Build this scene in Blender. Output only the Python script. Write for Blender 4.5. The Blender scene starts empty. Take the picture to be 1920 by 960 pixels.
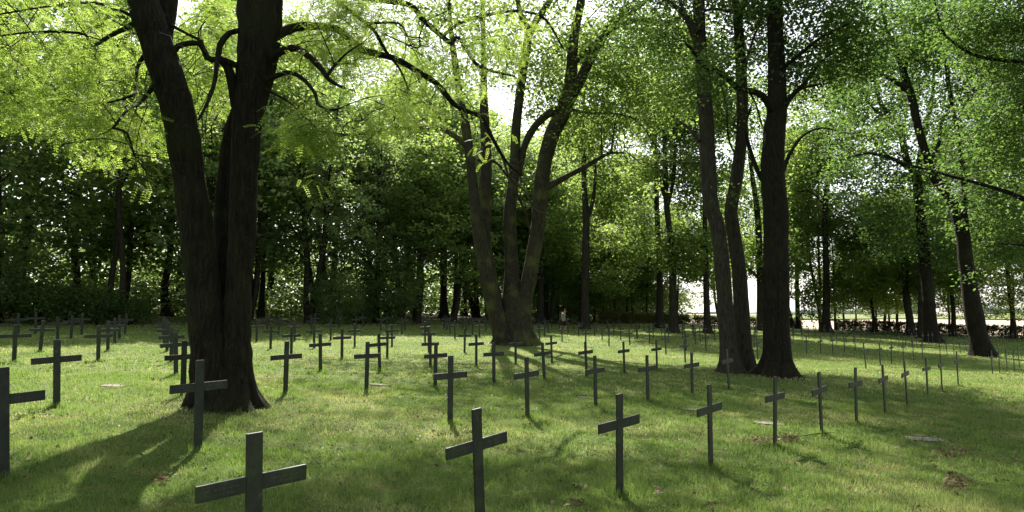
import bpy, math, random
import numpy as np
from mathutils import Vector, Matrix
random.seed(7); rng = np.random.default_rng(7)
R = math.radians
SC = bpy.context.scene; COL = SC.collection

# ------------------------------------------------------------------ camera
F = 1280.0; HC = 1.79; TH = math.atan(106/1280.0)
cam = bpy.data.cameras.new('camera'); cam.lens = 24.0; cam.sensor_width = 36.0
cam.clip_start = 0.1; cam.clip_end = 4000
cam_o = bpy.data.objects.new('camera', cam); COL.objects.link(cam_o)
cam_o.location = (0, 0, HC); cam_o.rotation_euler = (math.pi/2 + TH, 0, 0)
SC.camera = cam_o
# ------------------------------------------------------------------ light
AZ = R(-10.6); EL = R(43)
SUN = np.array([math.sin(AZ)*math.cos(EL), math.cos(AZ)*math.cos(EL), math.sin(EL)])
w = bpy.data.worlds.new('World'); SC.world = w; w.use_nodes = True
nt = w.node_tree; bg = nt.nodes['Background']
sky = nt.nodes.new('ShaderNodeTexSky'); sky.sky_type = 'NISHITA'; sky.sun_disc = False
sky.sun_elevation = EL; sky.sun_rotation = AZ; sky.air_density = 1.0; sky.dust_density = 1.5; sky.ozone_density = 1.0
hs = nt.nodes.new('ShaderNodeHueSaturation'); hs.inputs['Saturation'].default_value = .35      # thin high cloud whitens the sky
nt.links.new(sky.outputs[0], hs.inputs['Color']); nt.links.new(hs.outputs[0], bg.inputs[0]); bg.inputs[1].default_value = 0.105
sl = bpy.data.lights.new('sun', 'SUN'); sl.energy = 5.0; sl.angle = R(0.53); sl.color = (1.0, 0.93, 0.80)
so = bpy.data.objects.new('sun', sl); COL.objects.link(so)
so.rotation_euler = Vector(SUN).to_track_quat('Z', 'Y').to_euler(); so.location = (0, 0, 60)
SC.view_settings.view_transform = 'Standard'; SC.view_settings.look = 'None'
SC.view_settings.exposure = 1.45; SC.view_settings.gamma = 1.0; SC.view_settings.use_curve_mapping = False
SC.render.engine = 'CYCLES'
cy = SC.cycles; cy.max_bounces = 6; cy.diffuse_bounces = 4; cy.transmission_bounces = 4; cy.glossy_bounces = 2
cy.use_denoising = True; cy.sample_clamp_indirect = 4.0; cy.caustics_reflective = False; cy.caustics_refractive = False

# ------------------------------------------------------------------ helpers
def rise(y):
    y = np.minimum(np.asarray(y, float), 85.0)
    return .002*y + .89*(np.maximum(y-20, 0)/65.0)**1.7
def zg(x, y):
    return -.0377*60*np.tanh(np.asarray(x, float)/60.0) + rise(y)
cT, sT = math.cos(TH), math.sin(TH)
def pray(u, v):
    a = (u-960)/F; b = (480-v)/F
    return a, cT-b*sT, sT+b*cT
def P(u, v, Y):
    """world point at distance Y on the sight line of a photo pixel"""
    a, c, s = pray(u, v); return np.array([a*Y/c, Y, HC + s*Y/c])
def ground_at(u, v):
    dx, dy, dz = pray(u, v); t = 1.0
    while t < 400 and HC+dz*t > float(zg(dx*t, dy*t)): t += .05
    return dx*t, dy*t
def project(p):
    p = np.atleast_2d(p); z = p[:, 2]-HC
    d = p[:, 1]*cT + z*sT; h = -p[:, 1]*sT + z*cT
    d = np.where(d < .1, .1, d)
    return 960+F*p[:, 0]/d, 480-F*h/d
GA = R(42); GD = np.array([math.sin(GA), math.cos(GA)])      # direction the grave rows run in
def grid_xy(s, t):
    return s*GD[1]+t*GD[0], -s*GD[0]+t*GD[1]
def to_grid(x, y):
    return x*GD[1]-y*GD[0], x*GD[0]+y*GD[1]

def np_mesh(name, V, Fc, mat, rnd=None, smooth=False, nv=4, mat2=None, n2=0):
    """mesh from numpy verts (n,3) and faces (m,nv)"""
    me = bpy.data.meshes.new(name)
    V = np.asarray(V, np.float32); Fc = np.asarray(Fc, np.int32)
    me.vertices.add(len(V)); me.vertices.foreach_set('co', V.ravel())
    m = len(Fc); me.loops.add(m*nv); me.polygons.add(m)
    me.loops.foreach_set('vertex_index', Fc.ravel())
    me.polygons.foreach_set('loop_start', np.arange(m, dtype=np.int32)*nv)
    me.polygons.foreach_set('loop_total', np.full(m, nv, np.int32))
    if smooth: me.polygons.foreach_set('use_smooth', np.ones(m, bool))
    if rnd is not None:
        a = me.attributes.new('rnd', 'FLOAT', 'POINT'); a.data.foreach_set('value', np.asarray(rnd, np.float32))
    me.update(calc_edges=True)
    me.materials.append(mat)
    if mat2 is not None:      # the last n2 faces take the second material
        me.materials.append(mat2); ix = np.zeros(m, np.int32); ix[m-n2:] = 1; me.polygons.foreach_set('material_index', ix)
    return me
def crown_mesh(name, leaves, tb, leafmat, bark, off=(0, 0, 0)):
    V, Fc, rn = leaves; V = V-np.asarray(off)
    if not tb.V: return np_mesh(name, V, Fc, leafmat, rnd=rn)
    TV = np.vstack(tb.V)-np.asarray(off); TF = np.vstack(tb.F)
    return np_mesh(name, np.vstack([V, TV]), np.vstack([Fc, TF+len(V)]), leafmat, rnd=np.concatenate([rn, np.full(len(TV), .5)]), mat2=bark, n2=len(TF))
def link(name, me, parent=None, loc=(0, 0, 0)):
    o = bpy.data.objects.new(name, me); COL.objects.link(o); o.location = loc
    if parent is not None: o.parent = parent
    return o
def tag(o, label=None, cat=None, group=None, kind=None):
    if label: o['label'] = label
    if cat: o['category'] = cat
    if group: o['group'] = group
    if kind: o['kind'] = kind
    return o
def thing(name, label, cat, loc=(0, 0, 0), group=None):
    o = bpy.data.objects.new(name, None); COL.objects.link(o); o.location = loc; o.empty_display_size = .3
    return tag(o, label, cat, group)
def box_vf(x0, x1, y0, y1, z0, z1):
    V = [(x, y, z) for z in (z0, z1) for y in (y0, y1) for x in (x0, x1)]
    Fc = [(0, 2, 3, 1), (4, 5, 7, 6), (0, 1, 5, 4), (2, 6, 7, 3), (0, 4, 6, 2), (1, 3, 7, 5)]
    return V, Fc
def vf_mesh(name, parts, mat):
    V = []; Fc = []
    for v, f in parts:
        o = len(V); V += list(v); Fc += [tuple(i+o for i in q) for q in f]
    me = bpy.data.meshes.new(name); me.from_pydata([tuple(map(float, v)) for v in V], [], Fc); me.update(); me.materials.append(mat)
    return me
def bevel(me, wd, seg=1):
    import bmesh
    bm = bmesh.new(); bm.from_mesh(me)
    bmesh.ops.bevel(bm, geom=bm.edges[:], offset=wd, segments=seg, affect='EDGES', profile=.7)
    bm.to_mesh(me); bm.free(); return me

# ---- value noise for python-side use
_p = rng.random((64, 64))
def vnoise(x, y):
    x = np.asarray(x, float); y = np.asarray(y, float)
    xi = np.floor(x).astype(int); yi = np.floor(y).astype(int); fx = x-xi; fy = y-yi
    fx = fx*fx*(3-2*fx); fy = fy*fy*(3-2*fy)
    g = lambda i, j: _p[i % 64, j % 64]
    return (g(xi, yi)*(1-fx)+g(xi+1, yi)*fx)*(1-fy)+(g(xi, yi+1)*(1-fx)+g(xi+1, yi+1)*fx)*fy
def fbm(x, y): return vnoise(x, y)*.5+vnoise(x*2.1+9, y*2.1)*.3+vnoise(x*4.3, y*4.3+5)*.2

# ------------------------------------------------------------------ materials
def newmat(name):
    m = bpy.data.materials.new(name); m.use_nodes = True
    n = m.node_tree.nodes; n.clear(); out = n.new('ShaderNodeOutputMaterial')
    return m, m.node_tree, out
def ramp(nt, fac, stops):
    r = nt.nodes.new('ShaderNodeValToRGB'); e = r.color_ramp.elements
    while len(e) > 1: e.remove(e[-1])
    e[0].position = stops[0][0]; e[0].color = (*stops[0][1], 1)
    for p, c in stops[1:]:
        q = e.new(p); q.color = (*c, 1)
    nt.links.new(fac, r.inputs[0]); return r.outputs[0]
def noise(nt, scale, detail=4, rough=.55, vec=None, dist=0):
    n = nt.nodes.new('ShaderNodeTexNoise'); n.inputs['Scale'].default_value = scale
    n.inputs['Detail'].default_value = detail; n.inputs['Roughness'].default_value = rough; n.inputs['Distortion'].default_value = dist
    if vec is not None: nt.links.new(vec, n.inputs['Vector'])
    return n.outputs['Fac']
def mix(nt, fac, a, b, mode='MIX'):
    m = nt.nodes.new('ShaderNodeMix'); m.data_type = 'RGBA'; m.blend_type = mode
    if isinstance(fac, float): m.inputs[0].default_value = fac
    else: nt.links.new(fac, m.inputs[0])
    for s, i in ((a, 6), (b, 7)):
        if isinstance(s, tuple): m.inputs[i].default_value = (*s, 1)
        else: nt.links.new(s, m.inputs[i])
    return m.outputs[2]
def coords(nt, kind='Object', scale=(1, 1, 1)):
    t = nt.nodes.new('ShaderNodeTexCoord'); mp = nt.nodes.new('ShaderNodeMapping'); mp.inputs['Scale'].default_value = scale
    nt.links.new(t.outputs[kind], mp.inputs[0]); return mp.outputs[0]
def bump(nt, h, strength, dist=.02):
    b = nt.nodes.new('ShaderNodeBump'); b.inputs['Strength'].default_value = strength; b.inputs['Distance'].default_value = dist
    nt.links.new(h, b.inputs['Height']); return b.outputs[0]
def principled(nt, out, col, rough=.7, spec=.3, normal=None, metal=0):
    p = nt.nodes.new('ShaderNodeBsdfPrincipled')
    if isinstance(col, tuple): p.inputs['Base Color'].default_value = (*col, 1)
    else: nt.links.new(col, p.inputs['Base Color'])
    p.inputs['Roughness'].default_value = rough; p.inputs['Specular IOR Level'].default_value = spec; p.inputs['Metallic'].default_value = metal
    if normal is not None: nt.links.new(normal, p.inputs['Normal'])
    if out is not None: nt.links.new(p.outputs[0], out.inputs[0])
    return p

def leaf_mat(name, dark, light, tdark, tlight, tr=.5, rough=.55, spec=.18):
    m, t, out = newmat(name)
    a = t.nodes.new('ShaderNodeAttribute'); a.attribute_name = 'rnd'
    c1 = ramp(t, a.outputs['Fac'], [(0, dark), (1, light)]); c2 = ramp(t, a.outputs['Fac'], [(0, tdark), (1, tlight)])
    p = principled(t, None, c1, rough, spec)
    tl = t.nodes.new('ShaderNodeBsdfTranslucent'); t.links.new(c2, tl.inputs[0])
    mx = t.nodes.new('ShaderNodeMixShader'); mx.inputs[0].default_value = tr
    t.links.new(p.outputs[0], mx.inputs[1]); t.links.new(tl.outputs[0], mx.inputs[2]); t.links.new(mx.outputs[0], out.inputs[0])
    return m
M_ash = leaf_mat('ash_leaf', (.09, .14, .03), (.16, .21, .06), (.27, .43, .05), (.47, .61, .13), .58)
M_mid = leaf_mat('beech_leaf', (.055, .09, .030), (.115, .155, .05), (.20, .34, .06), (.44, .58, .13), .55)
M_maple = leaf_mat('maple_leaf', (.035, .065, .022), (.07, .11, .032), (.10, .21, .035), (.25, .40, .08), .46)
M_dark = leaf_mat('woodland_leaf', (.075, .11, .055), (.13, .18, .085), (.20, .31, .08), (.42, .55, .16), .58)
M_under = leaf_mat('undergrowth_leaf', (.025, .05, .014), (.09, .13, .05), (.12, .22, .04), (.34, .46, .11), .5)
M_hedge = leaf_mat('hedge_leaf', (.05, .075, .025), (.18, .14, .06), (.09, .15, .03), (.34, .28, .10), .4)
M_blade = leaf_mat('grass_blade', (.080, .145, .032), (.46, .44, .20), (.21, .37, .06), (.56, .58, .22), .42, .5, .3)
M_clover = leaf_mat('clover_leaf', (.03, .08, .018), (.07, .13, .035), (.06, .18, .02), (.14, .28, .04), .3, .6, .2)
M_litter = leaf_mat('fallen_leaf', (.055, .036, .020), (.20, .14, .075), (.10, .06, .03), (.26, .18, .09), .2, .6, .2)

def bark_mat(name, c0, c1, moss=(.05, .07, .015), mossamt=.45, sc=1.0, bs=.9):
    m, t, out = newmat(name)
    v = coords(t, 'Object', (9*sc, 9*sc, 1.6*sc))
    n1 = noise(t, 2.2, 8, .65, v, .6); n2 = noise(t, 1.3, 3, .5, coords(t, 'Object'))
    n3 = noise(t, 40, 3, .6, coords(t, 'Object'))
    c = ramp(t, n1, [(.32, tuple(x*.35 for x in c0)), (.5, c0), (.68, c1)])
    mk = ramp(t, n2, [(.5-.0, (0, 0, 0)), (.68, (mossamt,)*3)])
    c = mix(t, mk, c, moss)
    li = ramp(t, n3, [(.66, (0, 0, 0)), (.74, (.5, .5, .5))])
    c = mix(t, li, c, (.22, .23, .19))
    ge = t.nodes.new('ShaderNodeNewGeometry'); sx = t.nodes.new('ShaderNodeSeparateXYZ'); t.links.new(ge.outputs['Normal'], sx.inputs[0])
    c = mix(t, ramp(t, sx.outputs['Z'], [(.45, (0, 0, 0)), (.75, (.7, .7, .7))]), c, (moss[0]*.8, moss[1]*.95, moss[2]*.7))
    principled(t, out, c, .9, .15, bump(t, n1, bs, .05))
    return m
M_bark1 = bark_mat('locust_bark', (.015, .013, .009), (.032, .027, .019), moss=(.03, .035, .01), bs=1.0)
M_bark2 = bark_mat('maple_bark', (.034, .030, .020), (.066, .058, .040), moss=(.09, .10, .03), mossamt=.7)
M_bark3 = bark_mat('grey_bark', (.042, .036, .028), (.075, .064, .050), mossamt=.35)
M_barkd = bark_mat('woodland_bark', (.028, .024, .019), (.05, .043, .034), mossamt=.3, sc=.6)

def lawn_mat():
    m, t, out = newmat('lawn_turf')
    o = coords(t, 'Object')
    big = noise(t, .22, 5, .6, o, .4); mid = noise(t, 1.4, 6, .65, o); fine = noise(t, 22, 8, .75, o); fin2 = noise(t, 75, 4, .7, o)
    c = ramp(t, fine, [(.28, (.022, .042, .008)), (.45, (.075, .125, .02)), (.6, (.11, .165, .03)), (.75, (.17, .20, .05))])
    dry = ramp(t, mid, [(.52, (0, 0, 0)), (.66, (.8, .8, .8))])
    dryc = ramp(t, fin2, [(.3, (.12, .10, .035)), (.6, (.30, .25, .10)), (.8, (.42, .36, .19))])
    c = mix(t, dry, c, dryc)
    bigm = ramp(t, big, [(.45, (0, 0, 0)), (.65, (.35, .35, .35))])
    c = mix(t, bigm, c, (.18, .20, .045))
    moss = ramp(t, noise(t, .9, 4, .6, coords(t, 'Object', (1.1, .8, 1))), [(.62, (0, 0, 0)), (.7, (.5, .5, .5))])
    c = mix(t, moss, c, (.24, .26, .03))
    # woodland floor: leaf mould beyond the mown edge
    at = t.nodes.new('ShaderNodeAttribute'); at.attribute_name = 'rnd'
    ff = ramp(t, noise(t, 9, 5, .7, o), [(.35, (.035, .026, .016)), (.6, (.085, .062, .038)), (.75, (.15, .11, .07))])
    c = mix(t, at.outputs['Fac'], c, ff)
    h = t.nodes.new('ShaderNodeMath'); h.operation = 'ADD'; t.links.new(fine, h.inputs[0]); t.links.new(fin2, h.inputs[1])
    principled(t, out, c, .85, .15, bump(t, h.outputs[0], .9, .04))
    return m
M_lawn = lawn_mat()
def simple_noise_mat(name, stops, scale=6, rough=.8, spec=.2, bs=.3, bd=.01, det=6, metal=0, kind='Object', sc=(1, 1, 1)):
    m, t, out = newmat(name); n = noise(t, scale, det, .6, coords(t, kind, sc))
    principled(t, out, ramp(t, n, stops), rough, spec, bump(t, n, bs, bd), metal); return m
M_field = simple_noise_mat('stubble_field', [(.3, (.34, .27, .20)), (.5, (.40, .33, .25)), (.7, (.45, .38, .29))], .08, .95, .05, .2, .05, 8)
M_crop = simple_noise_mat('green_crop', [(.3, (.13, .16, .06)), (.7, (.19, .22, .09))], .3, .95, .05)
M_hazewood = simple_noise_mat('haze_tinted_wood', [(.3, (.16, .21, .20)), (.7, (.26, .32, .29))], .3, .95, .05)  # distance haze is put into this pale bluish colour
def iron_mat(name, text):
    m, t, out = newmat(name)
    n = noise(t, 14, 6, .6, coords(t)); c = ramp(t, n, [(.25, (.013, .015, .012)), (.5, (.023, .026, .021)), (.8, (.038, .042, .037))])
    oi = t.nodes.new('ShaderNodeObjectInfo'); v = t.nodes.new('ShaderNodeMapping'); tc = t.nodes.new('ShaderNodeTexCoord'); t.links.new(tc.outputs['Object'], v.inputs[0]); t.links.new(oi.outputs['Location'], v.inputs['Location'])
    st = noise(t, 5, 6, .7, v.outputs[0]); mk = ramp(t, st, [(.50, (0, 0, 0)), (.64, (.75, .75, .75))]); c = mix(t, mk, c, (.040, .056, .022))
    rs = ramp(t, noise(t, 11, 5, .7, v.outputs[0]), [(.64, (0, 0, 0)), (.70, (.7, .7, .7))]); c = mix(t, rs, c, (.10, .105, .085))
    h = st
    if text:
        sp = t.nodes.new('ShaderNodeSeparateXYZ'); t.links.new(tc.outputs['Object'], sp.inputs[0])
        def mth(op, a, b=None):
            q = t.nodes.new('ShaderNodeMath'); q.operation = op
            for i, s_ in enumerate((a, b)):
                if s_ is None: continue
                if isinstance(s_, (int, float)): q.inputs[i].default_value = s_
                else: t.links.new(s_, q.inputs[i])
            return q.outputs[0]
        rows = mth('GREATER_THAN', mth('SINE', mth('MULTIPLY', sp.outputs['Z'], 230.0)), .1)
        n2 = noise(t, 1, 2, .5, coords(t, 'Object', (95, 1, 60))); k = mth('GREATER_THAN', n2, .53)
        span = mth('MULTIPLY', mth('LESS_THAN', mth('ABSOLUTE', mth('SUBTRACT', mth('ABSOLUTE', sp.outputs['X']), .2)), .10), mth('LESS_THAN', mth('ABSOLUTE', sp.outputs['Z']), .034))
        h = mth('MULTIPLY', mth('MULTIPLY', rows, k), span); c = mix(t, mth('MULTIPLY', h, .35), c, (.10, .11, .095))
    principled(t, out, c, .5, .35, bump(t, h, .35, .003)); return m
M_iron = iron_mat('painted_metal', False)
M_iron2 = iron_mat('lettered_metal', True)
M_slab = simple_noise_mat('slab_stone', [(.3, (.10, .09, .07)), (.5, (.19, .165, .14)), (.75, (.27, .24, .20))], 25, .85, .2, .5, .006)
M_soil = simple_noise_mat('bare_soil', [(.3, (.018, .013, .008)), (.7, (.05, .038, .024))], 40, .95, .1, .8, .01)
M_skin = simple_noise_mat('skin', [(.3, (.36, .18, .12)), (.7, (.42, .22, .15))], 8, .6, .3, .05)
M_shirt = simple_noise_mat('shirt_cloth', [(.3, (.15, .19, .23)), (.7, (.21, .25, .29))], 12, .9, .1, .3)
M_short = simple_noise_mat('shorts_cloth', [(.3, (.012, .012, .016)), (.7, (.03, .03, .035))], 12, .9, .1, .3)
M_hair = simple_noise_mat('hair', [(.3, (.08, .04, .02)), (.7, (.15, .07, .04))], 30, .8, .2, .5)
M_shoe = simple_noise_mat('shoe_leather', [(.3, (.05, .045, .04)), (.7, (.10, .09, .08))], 20, .7, .3, .2)

# ------------------------------------------------------------------ the setting
def terrain():
    ys = np.concatenate([np.linspace(-12, 3, 16), np.linspace(3.2, 16, 110), np.linspace(16.3, 40, 90), np.linspace(40.5, 130, 130)])
    xs = np.concatenate([np.linspace(-95, -22, 50), np.linspace(-21.5, 28, 230), np.linspace(28.6, 120, 90)])
    X, Y = np.meshgrid(xs, ys)
    Z = zg(X, Y) + (fbm(X*.9, Y*.9)-.5)*.05 + (fbm(X*3.1+7, Y*3.1)-.5)*.025
    V = np.stack([X.ravel(), Y.ravel(), Z.ravel()], 1)
    nx = len(xs); i, j = np.meshgrid(np.arange(len(ys)-1), np.arange(nx-1), indexing='ij')
    a = (i*nx+j).ravel(); Fc = np.stack([a, a+1, a+nx+1, a+nx], 1)
    s, t = to_grid(X.ravel(), Y.ravel())
    cs = V[Fc].mean(1); s2, t2 = to_grid(cs[:, 0], cs[:, 1]); Fc = Fc[t2 < 91]
    edge = np.clip((-43.5-s + (fbm(X.ravel()*.5, Y.ravel()*.5)-.5)*3)/1.5, 0, 1)
    # bare trodden soil round the tree feet
    for (u, v, r) in ((418, 765, 1.5), (965, 648, 2.4), (1370, 700, 1.2), (1402, 697, 1.2), (1457, 706, 1.8), (1843, 670, 1.8), (1548, 623, 3), (1747, 642, 3)):
        bx, by = ground_at(u, v); d = np.hypot(X.ravel()-bx, Y.ravel()-by)
        edge = np.maximum(edge, np.clip(1.15-d/r+(fbm(X.ravel()*2, Y.ravel()*2)-.5)*1.2, 0, .85))
    me = np_mesh('lawn', V, Fc, M_lawn, rnd=edge, smooth=True)
    tag(link('lawn', me), kind='structure')
    # open farmland beyond the hedge, to the horizon
    rs = np.concatenate([np.linspace(60, 400, 40), np.geomspace(410, 3500, 30)]); an = np.linspace(R(-75), R(75), 80)
    A, RR = np.meshgrid(an, rs); X = RR*np.sin(A); Y = RR*np.cos(A)
    Z = zg(X, Y)-.12 + np.clip(RR-130, 0, None)*.0006*0
    V = np.stack([X.ravel(), Y.ravel(), Z.ravel()], 1)
    i, j = np.meshgrid(np.arange(len(rs)-1), np.arange(79), indexing='ij'); a = (i*80+j).ravel()
    Fc = np.stack([a, a+1, a+81, a+80], 1)
    tag(link('field', np_mesh('field', V, Fc, M_field, smooth=True)), kind='structure')
    # strip of green crop far out, lying on the field
    V = []; Fc = []
    for k in range(60):
        a = R(5)+R(60)*k/59
        for r in (330+40*math.sin(k*.3), 900): V.append((r*math.sin(a), r*math.cos(a), float(zg(r*math.sin(a), r*math.cos(a)))+.3))
        if k: n = 2*k; Fc.append((n-2, n, n+1, n-1))
    tag(link('crop_field', np_mesh('crop_field', V, Fc, M_crop)), kind='structure')
    # the ground behind and beside the camera
    # wooded ridge on the horizon
    V = []; Fc = []; N = 400
    for k in range(N):
        a = R(-70)+R(140)*k/(N-1); r = 1300+120*math.sin(k*.11)
        h = max(.5, 26*(fbm(k*.13, 3)-.38)+8*vnoise(k*.9, 8)) * (.6+.8*(a > R(24)))
        x, y = r*math.sin(a), r*math.cos(a); z = float(zg(x, y))
        V += [(x, y, z-2), (x, y, z+h*.75), (x*1.01, y*1.01, z+h), (x*1.04, y*1.04, z-2)]
        if k:
            n = 4*k
            for q in range(3): Fc.append((n-4+q, n+q, n+q+1, n-3+q))
    tag(link('distant_woods', np_mesh('distant_woods', V, Fc, M_hazewood)), 'haze-tinted line of far-off woods along the horizon beyond the fields', 'woods', kind='stuff')
terrain()

# ------------------------------------------------------------------ tree building blocks
def smooth_poly(pts, rad, step=.35):
    pts = np.asarray(pts, float); rad = np.asarray(rad, float)
    if len(pts) < 3:
        n = max(3, int(np.linalg.norm(pts[-1]-pts[0])/step)+1); t = np.linspace(0, 1, n)[:, None]
        return pts[0]*(1-t)+pts[-1]*t, rad[0]*(1-t[:, 0])+rad[-1]*t[:, 0]
    P_ = np.vstack([2*pts[0]-pts[1], pts, 2*pts[-1]-pts[-2]]); O = []; Q = []
    for i in range(len(pts)-1):
        p0, p1, p2, p3 = P_[i:i+4]; n = max(2, int(np.linalg.norm(p2-p1)/step)+1)
        t = np.linspace(0, 1, n, endpoint=False)[:, None]
        O.append(.5*((2*p1)+(-p0+p2)*t+(2*p0-5*p1+4*p2-p3)*t*t+(-p0+3*p1-3*p2+p3)*t**3))
        Q.append(rad[i]*(1-t[:, 0])+rad[i+1]*t[:, 0])
    O.append(pts[-1:]); Q.append(rad[-1:])
    return np.vstack(O), np.concatenate(Q)
class Tubes:
    def __init__(s): s.V = []; s.F = []; s.n = 0
    def add(s, pts, rad, seg=8, knob=.06, ridge=0, flare=None, raw=False, step=.35):
        if not raw: pts, rad = smooth_poly(pts, rad, step)
        pts = np.asarray(pts, float); rad = np.asarray(rad, float); n = len(pts)
        T = np.gradient(pts, axis=0); T /= np.linalg.norm(T, axis=1)[:, None]+1e-9
        up = np.array([0, 1.0, 0]) if abs(T[0][1]) < .9 else np.array([1.0, 0, 0])
        A = np.zeros_like(T); a = np.cross(T[0], up); a /= np.linalg.norm(a)
        for i in range(n):
            a = a-T[i]*a.dot(T[i]); a /= np.linalg.norm(a)+1e-9; A[i] = a
        B = np.cross(T, A); th = np.linspace(0, 2*math.pi, seg, endpoint=False)
        ph = random.random()*50
        L = np.arange(n)[:, None]
        r = rad[:, None]*(1+knob*2*(vnoise(L*.45+ph+0*th[None], th[None]*1.3+ph)-.5)+knob*1.2*(vnoise(L*.17+ph+0*th[None], 3*np.cos(th)[None]+ph)-.5))
        if ridge:      # furrowed bark: ridges that wander and merge
            f1 = vnoise(L*.09+ph, 3+0*th[None])*9; f2 = vnoise(L*.13+ph, 9+0*th[None])*9
            r = r*(1+ridge*(np.abs(np.sin(9*th[None]+f1))-.6)+ridge*.8*(np.abs(np.sin(14*th[None]-f2+ph))-.6)+ridge*.6*(vnoise(L*.5+ph, 6*np.cos(th)[None]+9)-.5))
        if flare:
            hgt, amt, lobes, z0 = flare; k = np.clip(1-(pts[:, 2]-z0)/hgt, 0, 1.3)[:, None]**2.4
            r = r*(1+amt*k*(.75+.5*np.cos(lobes*th[None]+ph)+.25*np.cos((lobes+2)*th[None]+ph*2)))
            r = r*(1+.07*np.cos(lobes*2*th[None]+ph)*np.clip(k*3, 0, 1))
        V = pts[:, None]+r[..., None]*(np.cos(th)[None, :, None]*A[:, None]+np.sin(th)[None, :, None]*B[:, None])
        o = s.n; s.V.append(V.reshape(-1, 3)); s.n += n*seg
        i, j = np.meshgrid(np.arange(n-1), np.arange(seg), indexing='ij'); i = i.ravel(); j = j.ravel(); j2 = (j+1) % seg
        s.F.append(np.stack([o+i*seg+j, o+i*seg+j2, o+(i+1)*seg+j2, o+(i+1)*seg+j], 1))
        return pts, rad
    def mesh(s, name, mat, off=(0, 0, 0)):
        return np_mesh(name, np.vstack(s.V)-np.asarray(off), np.vstack(s.F), mat, smooth=True)

def unit(v): return v/(np.linalg.norm(v, axis=-1, keepdims=True)+1e-9)
def simple_leaves(C, tone, spread, n_per, size, flat=.45, droop=.35):
    """rhombic leaves scattered round the clump centres C"""
    C = np.asarray(C, float); m = len(C)*n_per
    c = np.repeat(C, n_per, 0); tn = np.repeat(tone, n_per)
    d = rng.normal(size=(m, 3))*np.array([1, 1, flat])*spread
    pos = c+d; pos[:, 2] -= droop*.5*np.hypot(d[:, 0], d[:, 1])
    ax = unit(rng.normal(size=(m, 3))*np.array([1, 1, .45])+unit(d)*.5+np.array([0, 0, -droop]))
    nrm = unit(rng.normal(size=(m, 3))*.55+np.array([0, 0, 1.0])); sd = unit(np.cross(ax, nrm)); nrm = np.cross(sd, ax)
    L = (size*(.6+.8*rng.random(m)))[:, None]; W = L*.36
    k = .12*L*rng.random((m, 1))
    V = np.stack([pos, pos+ax*L*.45+sd*W+nrm*k, pos+ax*L, pos+ax*L*.45-sd*W+nrm*k], 1).reshape(-1, 3)
    Fc = np.arange(m*4).reshape(m, 4)
    rnd = np.repeat(np.clip(tn+rng.normal(size=m)*.18, 0, 1), 4)
    return V, Fc, rnd
def compound_leaves(C, tone, spread, n_per, L=.30, pairs=6, flat=.5):
    """pinnate leaves: leaflets in pairs along a drooping midrib"""
    C = np.asarray(C, float); m = len(C)*n_per; c = np.repeat(C, n_per, 0); tn = np.repeat(tone, n_per)
    d = rng.normal(size=(m, 3))*np.array([1, 1, flat])*spread; pos = c+d
    ax = unit(rng.normal(size=(m, 3))*np.array([1, 1, .3])*.7+unit(d)*.7+np.array([0, 0, -.3]))
    nrm = unit(rng.normal(size=(m, 3))*.35+np.array([0, 0, 1.0])); sd = unit(np.cross(ax, nrm)); nrm = np.cross(sd, ax)
    ll = (L*(.7+.5*rng.random(m)))[:, None]; Vs = []; 
    for i in range(2*pairs+1):
        if i < 2*pairs:
            q = .16+.76*(i//2)/(pairs-1); sg = 1 if i % 2 else -1; da = unit(sd*sg*.88+ax*.42-np.array([0, 0, .12]))
        else: q = .94; da = ax
        b = pos+ax*ll*q-np.array([0, 0, 1.0])*ll*.28*q*q
        l2 = ll*(.235-.05*abs(q-.5)); wv = np.cross(da, nrm)*l2*.21
        Vs.append(np.stack([b, b+da*l2*.45+wv, b+da*l2, b+da*l2*.45-wv], 1))
    V = np.stack(Vs, 1).reshape(-1, 3); k = len(V)//4; Fc = np.arange(k*4).reshape(k, 4)
    rnd = np.repeat(np.clip(tn+rng.normal(size=m)*.15, 0, 1), 4*(2*pairs+1))
    return V, Fc, rnd
def merge(parts):
    V = []; Fc = []; r = []; n = 0
    for v, f, q in parts: V.append(v); Fc.append(f+n); r.append(q); n += len(v)
    return np.vstack(V), np.vstack(Fc), np.concatenate(r)

# where the photograph's lawn lies in sunlight: the canopy is open above these spots
LIT = [(170, 700, 230, 55, 1), (90, 745, 150, 28, .8), (620, 690, 260, 50, 1), (880, 660, 130, 35, 1), (650, 745, 170, 28, .6), (1120, 655, 120, 17, 1), (1300, 672, 90, 8, .8),
       (1560, 682, 140, 11, 1), (1840, 712, 150, 9, 1), (600, 810, 120, 34, .8), (1030, 690, 170, 14, .5), (1480, 700, 60, 12, .4), (1420, 925, 220, 26, .5), (960, 840, 240, 44, .75), (1250, 850, 120, 30, .4),
       (720, 900, 150, 36, .6), (1150, 900, 130, 30, .6), (1300, 800, 200, 24, .4), (1600, 760, 120, 10, .45), (1140, 617, 90, 4, 1), (950, 615, 60, 6, .6), (700, 900, 60, 30, .4), (1380, 745, 90, 10, .4), (1780, 655, 90, 4, .4), (380, 628, 60, 6, .3), (250, 800, 60, 16, .4)]
def litmap(u, v):
    r = np.zeros_like(u)
    for a, b, c, d, k in LIT: r = np.maximum(r, k*np.clip(1.7-1.2*np.sqrt(((u-a)/c)**2+((v-b)/d)**2), 0, 1))
    return r
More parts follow.
